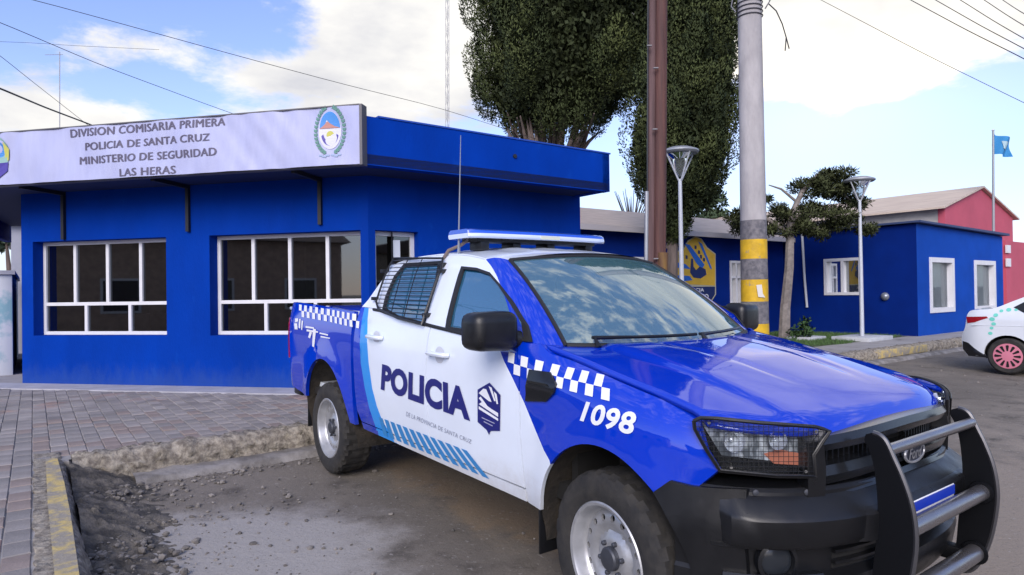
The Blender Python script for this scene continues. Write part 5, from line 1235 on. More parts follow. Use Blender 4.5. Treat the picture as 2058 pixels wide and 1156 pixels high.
# neighbour up the left side street
nb = street_empty('neighbour_house'); tag(nb, 'pale rendered house with flat roof at the left edge beyond the station', 'building')
M_NB = mat('pale_render', (.46, .45, .50), .8, base2=(.34, .36, .42), vscale=1.3, bump=.2)
an = on_z(12, 705, PZ)
panel('wall', [(-3.25, .1), (3, .1), (3, 3.3), (-3.25, 3.3)], lambda P, d: CC(P[:, 0], 17.5 + d, P[:, 1]), [M_NB], nb, grid=1, thick=.2)
MB().box(-3.25, 3, 17.72, 27, .1, 3.3).build('side_wall', M_NB, nb); MB().box(-3.5, 3.2, 17.3, 27.2, 3.305, 3.45).build('roof', mat('grey_roof_slab', (.25, .24, .24), .8), nb)
for b0 in (19.5, 22.5): MB().box(-3.30, -3.252, b0, b0 + 1.2, 1.0, 2.3).build('window', M_FRAME, nb)
gw = street_empty('garden_wall'); tag(gw, 'low white and teal painted garden wall at far left up the side street', 'wall')
MB().box(-3.32, -3.12, 12.0, 17.2, .2, 1.95, bev=.01).build('wall', mat('white_teal_render', (.50, .53, .58), .8, base2=(.20, .36, .42), vscale=1.1, ramp=(.42, .5)), gw); MB().box(-3.36, -3.08, 11.95, 17.25, 1.952, 2.02).build('coping', M_NB, gw)

# houses across the roads (they stand behind and beside the viewer and show in the glazing)
def plain_house(name, label, a0, a1, b0, b1, h, m, rm, faces):
    e = street_empty(name); tag(e, label, 'house', 'houses across the road')
    MB().box(a0, a1, b0, b1, 0, h).build('wall', m, e); b = MB(); am = (a0 + a1) / 2
    b.prism([(a0 - .4, h + .003), (a1 + .4, h + .003), (am, h + 1.3)], lambda u, v, w: (u, b0 - .3 + w, v), b1 - b0 + .6); b.build('roof', rm, e, smooth=False)
    L = b1 - b0
    for k in range(max(2, int(L / 3))):
        bb = b0 + 1 + k * 3
        if faces == 'a':
            MB().box(a1, a1 + .04, bb, bb + 1.2, 1.0, 2.2).build('window', M_FRAME, e); MB().box(a1 + .041, a1 + .05, bb + .08, bb + 1.12, 1.08, 2.12).build('pane', M_PLAST2, e)
    if faces == 'b':
        for k in range(max(2, int((a1 - a0) / 3))):
            aa = a0 + 1 + k * 3; MB().box(aa, aa + 1.3, b1, b1 + .04, 1.0, 2.2).build('window', M_FRAME, e); MB().box(aa + .08, aa + 1.22, b1 + .041, b1 + .05, 1.08, 2.12).build('pane', M_PLAST2, e)
M_BRN = mat('brown_render', (.52, .36, .27), .85, var=.3); M_TAN = mat('tan_render', (.33, .27, .20), .85, var=.2); M_GRYR = mat('grey_render', (.28, .28, .28), .85, var=.2); M_RTILE = mat('dark_roof', (.09, .06, .05), .8)
plain_house('brown_house', 'brown rendered house across the side street on the left', -24, -16.5, 2, 14, 3.6, M_BRN, M_RTILE, 'a')
plain_house('tan_house', 'tan house further up the side street on the left', -24, -16.5, 16, 27, 3.4, M_TAN, M_RTILE, 'a')
plain_house('grey_house', 'grey house across the junction on the left', -25, -16.5, -14, -3, 3.3, M_GRYR, M_RTILE, 'a')
plain_house('brown_shop', 'low brown shop across the main road', -6, 6, -24, -14.5, 3.6, M_BRN, M_RTILE, 'b')
plain_house('tan_shop', 'low tan shop across the main road', 9, 22, -24, -14.5, 3.5, M_TAN, M_RTILE, 'b')

# ------------------------------------------------------------------ lawn
la0, la1, lb0, lb1 = 5.2, 15.4, 5.55, 8.85
b = MB(); b.box(la0, la1, lb0, lb1, PZ - .03, PZ - .005); place(struct(b.build('lawn_soil', mat('lawn_soil', (.06, .085, .03), .95, var=.4, vscale=3), smooth=False)))
N_ = 26000; r = np.random.default_rng(9); P = np.c_[r.uniform(la0, la1, N_), r.uniform(lb0, lb1, N_), np.full(N_, PZ - .006)]
P[:, 1] += .12 * np.sin(P[:, 0] * 3); hh = r.uniform(.03, .075, N_); th = r.uniform(0, 6.28, N_); tl = r.normal(0, .025, (N_, 2)); wv = .007
V = np.empty((N_, 3, 3)); V[:, 0] = P + np.c_[np.cos(th), np.sin(th), 0 * th] * wv; V[:, 1] = P - np.c_[np.cos(th), np.sin(th), 0 * th] * wv; V[:, 2] = P + np.c_[tl, hh]
def fast_mesh(name, V, nper, m, parent=None, nrm=None):
    if nrm is not None:
        gn = np.cross(V[:, 1] - V[:, 0], V[:, 3] - V[:, 0]); fl_ = np.einsum('ij,ij->i', gn, nrm) < 0; V = V.copy(); V[fl_] = V[fl_][:, ::-1]
    V = V.reshape(-1, 3); nf = len(V) // nper; me = bpy.data.meshes.new(name); me.vertices.add(len(V)); me.vertices.foreach_set('co', V.astype(np.float32).ravel())
    me.loops.add(len(V)); me.loops.foreach_set('vertex_index', np.arange(len(V), dtype=np.int32)); me.polygons.add(nf); me.polygons.foreach_set('loop_start', (np.arange(nf) * nper).astype(np.int32)); me.polygons.foreach_set('loop_total', np.full(nf, nper, np.int32))
    me.materials.append(m); me.update(calc_edges=True); me.validate()
    if nrm is not None:
        me.polygons.foreach_set('use_smooth', np.ones(nf, bool)); nn = np.repeat(nrm / (np.linalg.norm(nrm, axis=1)[:, None] + 1e-9), nper, axis=0); me.normals_split_custom_set_from_vertices(nn.astype(np.float32).tolist())
    return link(name, me, parent)
go = place(stuff(fast_mesh('grass', V, 3, mat('grass_blade', (.06, .12, .03), .7, island=.4)))); go['label'] = 'short green lawn in front of the low blue buildings'
# ------------------------------------------------------------------ trees
def leafset(pts, dirs, L, Wd, r, spread=.6):
    n = len(pts); t = dirs + r.normal(0, spread, (n, 3)); t /= np.linalg.norm(t, axis=1)[:, None]; l = L * r.uniform(.6, 1.3, n)[:, None]
    s = np.cross(t, r.normal(0, 1, (n, 3))); s /= np.linalg.norm(s, axis=1)[:, None] + 1e-9; w = Wd * r.uniform(.6, 1.2, n)[:, None]
    V = np.empty((n, 4, 3)); V[:, 0] = pts; V[:, 1] = pts + t * l * .5 + s * w; V[:, 2] = pts + t * l; V[:, 3] = pts + t * l * .5 - s * w; return V
def leaf_mat(name, c, c2, vs=1.2, isl=.30):
    m = mat(name, c, .75, base2=c2, vscale=vs, ramp=(.35, .65), island=isl, spec=.2); return m
def lobes_to_leaves(lobes, n_each, r, L, Wd, upw=.8):
    out = []; nr = []
    for c, rad, ax in lobes:
        n = int(n_each * r.uniform(.7, 1.2)); q = r.normal(0, 1, (n, 3)); q /= np.linalg.norm(q, axis=1)[:, None]; rr = r.uniform(.55, 1.02, n) ** .45
        p = q * rad * rr[:, None]; h = np.array(ax); p = p + np.outer(p[:, 2], h * np.array([1, 1, 0])); d = q * .7 + np.array([0, 0, upw]) + h * .3
        out.append(leafset(c + p, d, L, Wd, r)); nr.append(q + np.array([0, 0, .25]) + r.normal(0, .22, q.shape))
    return np.concatenate(out), np.concatenate(nr)
def envelope_tree(name, label, depth, env, trunk_px, nl, n_each, seed, lobe_r, L, Wd, mats, limbs, bark, z0=None, group=None):
    r = np.random.default_rng(seed); mpp = depth / FPX
    tx, ty = trunk_px; base = at_depth(tx, ty, depth); base[2] = 0.1
    root = empty(name, None, tuple(base)); tag(root, label, 'tree', group)
    ys = [e[0] for e in env]; cl = []
    tot = []
    lob = []
    yr = r.uniform(min(ys), max(ys), nl * 3); wts = np.interp(yr, ys[::-1] if ys[0] > ys[-1] else ys, [(e[2] - e[1]) for e in (env[::-1] if ys[0] > ys[-1] else env)])
    keep = r.random(nl * 3) < wts / wts.max(); yr = yr[keep][:nl]
    E = sorted(env)
    for y in yr:
        l = np.interp(y, [e[0] for e in E], [e[1] for e in E]); rr = np.interp(y, [e[0] for e in E], [e[2] for e in E]); hw = (rr - l) / 2 * mpp; c = at_depth((l + rr) / 2, y, depth)
        th = r.uniform(0, 2 * math.pi); k = math.sqrt(r.random()) if r.random() < .3 else r.uniform(.72, .93)
        rad = lobe_r * r.uniform(.7, 1.3); k2 = max(0, hw - rad * .55); p = c + np.array([math.cos(th) * k * k2, math.sin(th) * k * k2, 0])
        lob.append((p - base, np.array([rad, rad, rad * r.uniform(1.4, 2.3)]) * min(1, .5 + hw), np.array([math.cos(th) * .25, math.sin(th) * .25, 0])))
    core = []
    for y in np.linspace(min(ys) + 30, max(ys) - 18, 60):
        l = np.interp(y, [e[0] for e in E], [e[1] for e in E]); rr = np.interp(y, [e[0] for e in E], [e[2] for e in E]); hw = (rr - l) / 2 * mpp * .74; c = at_depth((l + rr) / 2, y, depth) - base
        nq = int(650 * (.4 + hw)); th = r.uniform(0, 6.28, nq); k = np.sqrt(r.random(nq)); core.append(np.c_[c[0] + np.cos(th) * k * hw, c[1] + np.sin(th) * k * hw, c[2] + r.normal(0, .12, nq)])
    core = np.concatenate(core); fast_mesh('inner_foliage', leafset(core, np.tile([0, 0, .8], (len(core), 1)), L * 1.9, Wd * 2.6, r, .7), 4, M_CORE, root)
    for k, m in enumerate(mats):
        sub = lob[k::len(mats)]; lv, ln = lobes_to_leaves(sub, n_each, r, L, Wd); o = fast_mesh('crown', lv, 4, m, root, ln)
    b = MB()
    for (pts, rad) in limbs: b.tube([np.array(p) - base for p in pts], rad, 7)
    b.build('trunk', bark, root); return root
M_CORE = leaf_mat('cypress_inner_leaf', (.040, .052, .020), (.024, .032, .014)); M_C1 = leaf_mat('cypress_leaf', (.085, .105, .036), (.048, .062, .022)); M_C2 = leaf_mat('cypress_leaf_deep', (.056, .074, .027), (.030, .042, .017)); M_BARK = mat('tree_bark', (.17, .13, .11), .9, base2=(.09, .07, .06), vscale=8, bump=.5, bscale=20, stretch=(1, 1, .2))  # inner leaf darkened: shade inside the crown is put into its colour
D1 = 18.8
r = np.random.default_rng(2); L1 = []
tb = at_depth(1110, 420, D1)
for k in range(30):
    px = 1005 + k * 7.0 + r.normal(0, 3); y1 = 225 + r.uniform(-20, 30) + abs(px - 1110) * .25; a = at_depth(1105 + (px - 1110) * .35, 345, D1 + r.normal(0, .3)); m_ = at_depth(1108 + (px - 1110) * .75, 285, D1 + r.normal(0, .5)); e_ = at_depth(1110 + (px - 1110) * .95, y1 - 12, D1 + r.normal(0, .9)); L1.append(([a, m_, e_], [.075, .055, .02]))
for dx in (-40, -15, 15, 40): L1.append(([at_depth(1105 + dx * .4, 720, D1), at_depth(1105 + dx * .7, 480, D1), at_depth(1106 + dx, 320, D1), at_depth(1110 + dx * 1.5, 200, D1)], [.2, .17, .13, .05]))
envelope_tree('cypress_tree', 'broad dark cypress with fanning limbs rising behind the station roof', D1, [(258, 1030, 1180), (240, 985, 1225), (200, 948, 1285), (150, 936, 1365), (100, 928, 1400), (50, 922, 1410), (0, 912, 1412), (-200, 940, 1390), (-450, 1050, 1250), (-620, 1120, 1180)], (1108, 700), 330, 1050, 31, .40, .085, .018, [M_C1, M_C2], L1, M_BARK, group='cypress trees')
D2 = 14.4
L2 = [([at_depth(1352, 690, D2), at_depth(1350, 560, D2), at_depth(1352, 470, D2), at_depth(1372, 400, D2), at_depth(1385, 250, D2), at_depth(1390, 50, D2)], [.15, .13, .115, .10, .08, .04]), ([at_depth(1352, 480, D2), at_depth(1335, 420, D2 + .2), at_depth(1315, 330, D2 + .2)], [.08, .07, .03]), ([at_depth(1342, 500, D2), at_depth(1362, 440, D2 - .1), at_depth(1400, 360, D2)], [.06, .05, .02])]
envelope_tree('cypress_tree', 'narrow dark cypress standing on the lawn behind the utility poles', D2, [(468, 1335, 1368), (445, 1318, 1385), (415, 1292, 1418), (380, 1270, 1450), (340, 1250, 1472), (300, 1241, 1482), (260, 1240, 1488), (220, 1258, 1491), (150, 1285, 1493), (80, 1298, 1490), (0, 1303, 1480), (-180, 1330, 1460), (-380, 1385, 1415)], (1352, 690), 240, 850, 32, .28, .068, .0145, [M_C2, M_C1], L2, M_BARK, group='cypress trees')
def blob_tree(name, label, depth, blobs, trunk_px, seed, n_per, L, Wd, m, limbs, bark, dsp=.5):
    r = np.random.default_rng(seed); base = at_depth(*trunk_px, depth); base[2] = .1; root = empty(name, None, tuple(base)); tag(root, label, 'tree'); out = []; nr = []
    for (px, py, rx_, ry_) in blobs:
        c = at_depth(px, py, depth) - base; a, h = rx_ * depth / FPX, ry_ * depth / FPX; k = max(3, int(n_per * rx_ * ry_ / 900))
        for j in range(7):
            cc = c + np.array([r.uniform(-.75, .75) * a, r.uniform(-1, 1) * a * dsp * 1.6, r.uniform(-.7, .7) * h]); q = r.normal(0, 1, (k, 3)); q /= np.linalg.norm(q, axis=1)[:, None]; p = q * np.array([a, a * dsp * 1.5, h]) * .48 * (r.uniform(.3, 1.05, k)[:, None])
            out.append(leafset(cc + p, q * .8 + np.array([0, 0, .25]), L, Wd, r, .7)); nr.append(q + np.array([0, 0, .3]) + r.normal(0, .25, q.shape))
    fast_mesh('crown', np.concatenate(out), 4, m, root, np.concatenate(nr)); b = MB()
    for pts, rad in limbs: b.tube([np.array(p) - base for p in pts], rad, 8)
    b.build('trunk', bark, root); return root
M_PINE = leaf_mat('pine_needle', (.075, .088, .036), (.045, .056, .024), 2.0); M_FAR = leaf_mat('far_leaf', (.09, .13, .07), (.06, .09, .05)); M_PBARK = mat('pale_bark', (.27, .24, .22), .9, base2=(.15, .13, .12), vscale=7, bump=.5, bscale=16)
D3 = 16.6
p_ = lambda x, y: at_depth(x, y, D3)
L3 = [([p_(1576, 682), p_(1578, 620), p_(1586, 540), p_(1588, 470), p_(1592, 430), p_(1612, 385), p_(1645, 350)], [.15, .13, .115, .10, .085, .06, .03]), ([p_(1590, 440), p_(1640, 425), p_(1705, 455)], [.06, .05, .02]), ([p_(1588, 470), p_(1540, 440), p_(1480, 438)], [.06, .045, .02]), ([p_(1600, 405), p_(1570, 380), p_(1545, 372)], [.04, .03, .015]), ([p_(1625, 370), p_(1680, 380), p_(1720, 410)], [.045, .035, .015]), ([p_(1588, 455), p_(1620, 455), p_(1670, 465)], [.05, .035, .015])]
blob_tree('pine_tree', 'wind bent pine with pale trunk on the lawn before the annex', D3, [(1660, 352, 40, 22), (1630, 378, 36, 20), (1690, 380, 40, 18), (1722, 404, 26, 14), (1650, 425, 58, 18), (1700, 452, 46, 15), (1612, 448, 40, 14), (1560, 425, 36, 14), (1562, 462, 34, 12), (1478, 440, 32, 15), (1505, 455, 30, 12), (1742, 462, 22, 9), (1640, 470, 30, 10), (1535, 405, 18, 8)], (1576, 682), 41, 330, .12, .016, M_PINE, L3, M_PBARK)
D4 = 32.
blob_tree('garden_tree', 'small pale green tree far behind the low roof', D4, [(1420, 370, 26, 24), (1438, 400, 26, 22), (1408, 405, 24, 24), (1425, 430, 34, 18)], (1425, 560), 42, 260, .22, .05, M_FAR, [([at_depth(1425, 575, D4), at_depth(1424, 440, D4), at_depth(1422, 360, D4)], [.18, .12, .04])], M_BARK)
D5 = 30.
r = np.random.default_rng(6); L5 = []
for k in range(16): x = 1235 + k * 5 + r.normal(0, 2); L5.append(([at_depth(1270, 470, D5), at_depth(1270 + (x - 1270) * .5, 430, D5), at_depth(x, 388 + r.uniform(-12, 12), D5)], [.05, .03, .012]))
bt = empty('bare_tree', None, tuple(at_depth(1270, 560, D5))); tag(bt, 'leafless twiggy tree far behind between station and wooden pole', 'tree'); b = MB(); o_ = np.array(bt.location)
for pts, rad in L5: b.tube([p - o_ for p in pts], rad, 5)
b.tube([at_depth(1270, 575, D5) - o_, at_depth(1270, 470, D5) - o_], .12, 6); b.build('trunk', M_BARK, bt)
# shrub by the pine
sh = at_depth(1618, 680, 16.2); shrub = blob_tree('shrub', 'small green shrub at the foot of the annex wall', 16.2, [(1615, 655, 16, 18), (1606, 668, 18, 12)], (1615, 682), 43, 120, .10, .025, leaf_mat('shrub_leaf', (.06, .12, .04), (.04, .08, .03)), [([at_depth(1615, 684, 16.2), at_depth(1616, 650, 16.2)], [.03, .01])], M_BARK); shrub['category'] = 'shrub'
nbush = blob_tree('shrub', 'pale leafy bush above the garden wall at far left', 20., [(12, 470, 30, 20), (30, 462, 24, 16), (-20, 480, 30, 30)], (10, 640), 44, 160, .14, .05, leaf_mat('pale_leaf', (.16, .22, .15), (.10, .15, .10)), [([at_depth(20, 560, 20.), at_depth(12, 480, 20.)], [.08, .03])], M_BARK); nbush['category'] = 'shrub'

# ------------------------------------------------------------------ poles and lamps
def px_tube(pts, dep, rad, n=16, b=None): b = b or MB(); b.tube([at_depth(x, y, dep) for x, y in pts], rad, n); return b
DP = 11.3
M_CP = mat('pole_concrete', (.42, .40, .40), .85, base2=(.31, .295, .30), vscale=4, bump=.45, bscale=26, stretch=(1, 1, .35)); M_CPD = mat('pole_grey_paint', (.075, .075, .09), .9, base2=(.20, .19, .20), vscale=11, ramp=(.35, .7), bump=.5, bscale=30)
M_PY = mat('pole_yellow_paint', (.68, .42, .015), .65, var=.25, vscale=6, bump=.3, dark=(.30, .25, .15), dscale=7, dramp=(.60, .70))
basep = at_depth(1516, 570, DP); pole = empty('concrete_pole', None, (basep[0], basep[1], PZ)); tag(pole, 'grey concrete utility pole with yellow painted bands', 'utility pole')
def pz(y): return float(at_depth(1515, y, DP)[2]) - PZ
def pr(z): return .228 - .0052 * z
MB().lathe([(pr(0), -.2), (pr(pz(480)), pz(480)), (pr(pz(0)), pz(0)), (pr(9.5), 9.5)], (0, 0, 0), (0, 0, 1), 28).build('shaft', M_CP, pole)
for y0, y1, m in ((444, 482, M_CPD), (482.3, 521, M_PY), (521.3, 562, M_CPD), (562.3, 606, M_PY), (606.3, 650, M_CPD), (650.3, 694, M_PY)):
    za, zb_ = pz(y1), pz(y0); MB().lathe([(pr(za) + .004, za), (pr(zb_) + .004, zb_)], (0, 0, 0), (0, 0, 1), 28, closed=True).build('painted_band', m, pole)
b = MB(); r = np.random.default_rng(8)
for k in range(4): z = pz(8 + k * 9); b.lathe([(pr(z) + .010, z - .012), (pr(z) + .026, z), (pr(z) + .010, z + .012)], (0, 0, 0), (0, 0, 1), 20, closed=True)
b.tube([np.array([-.26, 0, pz(-20)]), np.array([-.30, .05, pz(10)]), np.array([-.24, 0, pz(24)])], .012, 6); b.tube([np.array([.2, -.1, pz(-5)]), np.array([.34, -.05, pz(4)]), np.array([.27, 0, pz(18)])], .012, 6); b.build('wire_ties', mat('tie_wire', (.14, .14, .16), .5, metal=.4), pole)
def rel(o, p): return np.array(p) - np.array(o.location)
b = MB(); b.tube([rel(pole, at_depth(x, y, DP - .1)) for x, y in ((1545, 8), (1560, 22), (1572, 48), (1580, 75), (1578, 102))], .010, 6); b.tube([rel(pole, at_depth(x, y, DP - .1)) for x, y in ((1580, 75), (1586, 98))], .010, 6); b.build('loose_cable', M_BRK, pole)
sp_, zt_ = at_depth(1530, 578, DP - .24), 0; b = MB()
a = [rel(pole, at_depth(x, y, DP - .245)) for x, y in ((1520, 573), (1531, 572), (1533, 590), (1538, 598), (1524, 597))]; b.add(a, [(0, 1, 2, 3, 4)]); b.build('peeling_paint', mat('bare_white', (.62, .6, .55), .7), pole, smooth=False)
DW = 9.9
wp0 = at_depth(1320, 570, DW); wood = empty('wooden_pole', None, (wp0[0], wp0[1], PZ)); tag(wood, 'reddish brown wooden utility pole with grey conduit at its side', 'utility pole')
M_WOOD = mat('pole_wood', (.115, .048, .038), .75, base2=(.060, .026, .024), vscale=5, bump=.4, bscale=14, stretch=(3, 3, .15)); M_WOODY = mat('pole_wood_stained', (.20, .11, .02), .75, base2=(.09, .045, .03), vscale=5, stretch=(2, 2, .3))
def qz(y): return float(at_depth(1320, y, DW)[2]) - PZ
lean = [rel(wood, at_depth(x, y, DW)) for x, y in ((1318, 720), (1318.5, 500), (1320, 300), (1322, 0), (1324, -260))]
lean2 = [p + np.array([-.075, .03, 0]) for p in lean]; lean3 = [p + np.array([.055, 0, 0]) for p in lean]
b = MB(); b.tube(lean3, [.098, .096, .094, .09, .085], 16); b.build('shaft', M_WOOD, wood); b = MB(); b.tube(lean2, [.07, .07, .068, .065, .06], 14); b.build('splint', mat('pole_wood_old', (.13, .075, .075), .8, base2=(.07, .04, .04), vscale=5, stretch=(3, 3, .15)), wood)
b = MB(); b.tube([rel(wood, at_depth(x, y, DW - .06)) for x, y in ((1332, 700), (1332, 600), (1332, 508))], .082, 14); b.build('stained_foot', M_WOODY, wood)
b = MB(); b.tube([rel(wood, at_depth(x, y, DW)) for x, y in ((1299, 720), (1299, 500), (1300, 385))], .033, 10); b.build('conduit', mat('galvanised', (.33, .35, .38), .45, metal=.4, var=.2), wood); b = MB(); b.tube([rel(wood, at_depth(x, y, DW - .02)) for x, y in ((1301, 385), (1302, 100), (1304, -250))], .012, 8); b.build('cable', M_BRK, wood)
for x, y in ((1318, 137), (1316, 260), (1318, 520), (1305, 92)): b = MB(); c = rel(wood, at_depth(x, y, DW - .12)); b.box(c[0] - .035, c[0] + .035, c[1] - .02, c[1] + .02, c[2] - .008, c[2] + .008); b.build('pole_clamp', mat('clamp_grey', (.20, .19, .20), .6), wood)
def street_lamp(px, ybase, yhead, ytop, dep, label, slab=False):
    p0 = at_depth(px, ybase, dep); zh = at_depth(px, yhead, dep)[2]; zt_ = at_depth(px, ytop, dep)[2]; e = empty('street_lamp', None, (p0[0], p0[1], PZ)); tag(e, label, 'street lamp', 'post top street lamps'); M_L = mat('lamp_post_white', (.52, .55, .60), .45, metal=.1, var=.1)
    h, t = zh - PZ, zt_ - PZ; b = MB(); b.tube([(0, 0, 0), (0, 0, h * .5), (0, 0, h)], [.05, .045, .035], 12); b.build('post', M_L, e)
    R = .36
    b = MB()
    for k in range(4): th = k * math.pi / 2 + .4; b.tube([(.03 * math.cos(th), .03 * math.sin(th), h - .03), (R * .86 * math.cos(th), R * .86 * math.sin(th), t - .10)], .016, 6)
    b.build('arms', M_L, e)
    b = MB(); b.lathe([(R * .9, t - .12), (R, t - .09), (R * .98, t - .06), (R * .6, t - .005), (.02, t + .02)], (0, 0, 0), (0, 0, 1), 24); b.build('hood', mat('lamp_hood', (.30, .32, .35), .5, metal=.2), e)
    b = MB(); b.lathe([(.03, h + .05), (.10, h + .14), (.13, t - .22), (R * .7, t - .13)], (0, 0, 0), (0, 0, 1), 20, closed=True); b.build('diffuser', glass('lamp_glass', (.75, .8, .82), 1.5, opac=.15, dark=(.4, .42, .42)), e)
    b = MB(); b.lathe([(.11, 0), (.11, .02), (.05, .03)], (0, 0, 0), (0, 0, 1), 14); b.build('base_plate', M_L, e)
    if slab: b = MB(); b.box(-.62, .62, -.45, .45, -.06, .085, bev=.015); o = b.build('footing', mat('white_concrete', (.50, .52, .54), .8, var=.15), e); o.rotation_euler = (0, 0, YAW)
    return e
street_lamp(1372, 690, 360, 297, 12.3, 'white post lamp beside the wooden pole, before the narrow cypress')
street_lamp(1733, 690, 402, 356, 16.0, 'white post lamp on a white concrete footing in the lawn', True)
b = MB(); q_ = at_depth(1625, 684, 16.4); ab = to_ab(q_); mbx = MB(); mbx.box(ab[0] - .5, ab[0] + .3, ab[1] - .3, ab[1] + .3, PZ - .02, PZ + .07, bev=.015); slab_o = place(mbx.build('lawn_slab', mat('white_concrete', (.50, .52, .54), .8))); tag(slab_o, 'small pale concrete slab on the lawn near the pine', 'slab')

# ------------------------------------------------------------------ flag
DF = 21.
f0 = at_depth(1996, 600, DF); fl = empty('flagpole', None, (f0[0], f0[1], PZ)); tag(fl, 'tall thin flagpole rising in front of the pink hall', 'flagpole'); b = MB(); b.tube([(0, 0, 0), rel(fl, at_depth(1996, 264, DF))], [.05, .03], 10); b.build('pole', mat('flagpole_grey', (.30, .32, .34), .5, metal=.3), fl); b = MB(); b.lathe([(.001, -.05), (.05, 0), (.001, .05)], tuple(rel(fl, at_depth(1996, 262, DF))), (0, 0, 1), 10); b.build('finial', M_FRAME, fl)
fo = empty('flag', None, tuple(at_depth(1999, 268, DF))); tag(fo, 'small blue flag with pale centre hanging from the tall pole', 'flag')
def flag_pt(u, v): p = np.array(rel(fo, at_depth(1999 + 34 * u, 268 + 42 * v + 12 * u * (1 - v) * .5 + 6 * u, DF))); p[1] += .12 * math.sin(u * 7 + v * 3); return p
grid_surf('cloth', flag_pt, np.linspace(0, 1, 13), np.linspace(0, 1, 9), mat('flag_blue', (.03, .22, .48), .8), fo)
grid_surf('emblem', lambda u, v: flag_pt(.35 + .35 * u, .3 + .4 * v) + np.array([0, -.02, 0]), np.linspace(0, 1, 5), np.linspace(0, 1, 5), mat('flag_pale', (.35, .50, .55), .8), fo)

# ------------------------------------------------------------------ masts and wires
def mast(px, y0, y1, dep, label, name='radio_mast', rad=.02, lat=True):
    e = empty(name, None, tuple(at_depth(px, y0, dep))); tag(e, label, 'mast'); m = mat('mast_grey', (.34, .34, .36), .5, metal=.3)
    A = rel(e, at_depth(px, y0, dep)); B_ = rel(e, at_depth(px, y1, dep))
    if lat:
        w = .07; b = MB(); k = 20
        for c in ((-w, 0), (w, 0), (0, w * 1.7)): b.tube([A + np.array([*c, 0]), B_ + np.array([*c, 0])], rad, 5)
        b.build('legs', m, e); b = MB(); C_ = [(-w, 0), (w, 0), (0, w * 1.7)]
        for i in range(k):
            for j in range(3): c, d = C_[j], C_[(j + 1) % 3]; b.tube([A + (B_ - A) * i / k + np.array([*c, 0]), A + (B_ - A) * (i + 1) / k + np.array([*d, 0])], rad * .5, 4, cap=False)
        b.build('lacing', m, e)
    else: b = MB(); b.tube([A, B_], rad, 6); b.tube([B_ + np.array([-.5, 0, -.1]), B_ + np.array([.1, 0, -.1])], rad * .7, 5); b.build('rod', m, e)
mast(899, 520, -160, 26., 'thin lattice radio mast behind the station roof', rad=.012)
mast(120, 560, 104, 22., 'thin aerial rod behind the banner at far left', 'aerial_rod', .014, False)
def wire(pts, dep, label, rad=.009):
    P = []
    for i, (x, y) in enumerate(pts): d = dep[0] + (dep[1] - dep[0]) * i / (len(pts) - 1); P.append(at_depth(x, y, d))
    tt = np.linspace(0, 1, 25); t0 = np.r_[0, np.cumsum(np.linalg.norm(np.diff(np.array(P), axis=0), axis=1))]; t0 /= t0[-1]; P = np.c_[tuple(np.interp(tt, t0, np.array(P)[:, k]) for k in range(3))]; P[1:-1] = (P[:-2] + 2 * P[1:-1] + P[2:]) / 4; o = np.array(P[0]); e = mesh('overhead_wire', *(lambda b: (b.V, b.F))(MB().tube([np.array(p) - o for p in P], rad, 5)), mat('wire_black', (.03, .03, .035), .6)); e.location = tuple(o); tag(e, label, 'wire', 'overhead wires')
wire([(-700, -190), (70, 0), (520, 124), (700, 172), (880, 216), (1110, 290)], (9, 18), 'long thin wire crossing the blue sky above the banner', .006)
wire([(-500, -150), (0, 45), (200, 130), (410, 208), (640, 290)], (8, 16), 'thin wire running from upper left down to the banner top', .006)
wire([(-400, 20), (0, 178), (90, 216), (180, 250), (330, 310)], (7, 14), 'thick drooping cable at the left edge above the banner', .014)
wire([(-400, -180), (0, 112), (70, 168), (190, 262)], (8, 15), 'short thin wire at far left between two others', .005)
wire([(-300, 70), (0, 84), (60, 86), (150, 92), (320, 100)], (20, 24), 'faint level wire at the far left of the sky', .006)
wire([(1300, -180), (1650, 0), (1860, 110), (2058, 207), (2400, 370)], (16, 11), 'single thin wire sloping down at right below the cloud', .006)
for k, (xa, yb, lab) in enumerate(((1830, 118, 'lowest of the wires bunched at the top right corner'), (1880, 98, 'second lowest of the wires bunched at the top right corner'), (1930, 78, 'middle wire of the bunch at the top right corner'), (1978, 52, 'second highest of the wires bunched at the top right corner'), (2015, 28, 'highest of the wires bunched at the top right corner'))):
    wire([(xa - 260, -140 - 8 * k), (xa, 0), ((xa + 2058) / 2, yb * .52), (2058, yb), (2300, yb + 130)], (15 + k * .4, 9 + k * .4), lab, .008)

# ------------------------------------------------------------------ white sedan at the right edge
SAD = on_z(2026, 751, .055)[0]            # flank of the car
wb_ = on_a(2026, 722, SAD)[0]; rb_ = on_a(1927, 690, SAD)[0]; CARX = rb_ - wb_
sed = empty('parked_sedan', None, wd(SAD + .855, rb_, .055), (0, 0, YAW - math.pi / 2)); tag(sed, 'white sedan with pink wheel covers parked at the right edge', 'car')
M_SW = mat('sedan_white', (.72, .76, .80), .3, coat=.8, var=.05); M_PW = mat('pink_wheel_cover', (.62, .20, .27), .5); M_TQ = mat('turquoise_sticker', (.16, .62, .50), .5)
prof = spline([(.10, .26), (.03, .36), (.0, .50), (.015, .62), (.07, .74), (.10, .90), (.13, 1.0), (.20, 1.045), (.50, 1.08), (.80, 1.22), (1.15, 1.37), (1.6, 1.44), (2.1, 1.445), (2.6, 1.36), (3.05, 1.10), (3.3, .99), (3.8, .91), (4.1, .80), (4.22, .62), (4.22, .42), (4.15, .26)], 5)
def sw(x, z): return float(.855 - max(0, z - .95) * .50 - .05 * max(0, .55 - z) - .13 * max(0, 1 - x / .35) ** 2 - .13 * max(0, 1 - (4.22 - x) / .4) ** 2)
wr = .30; XW = (CARX, CARX + 2.5)
def arc(cx): return [(cx + .345 * math.cos(t), .29 + .345 * math.sin(t)) for t in np.linspace(0, math.pi, 16)]
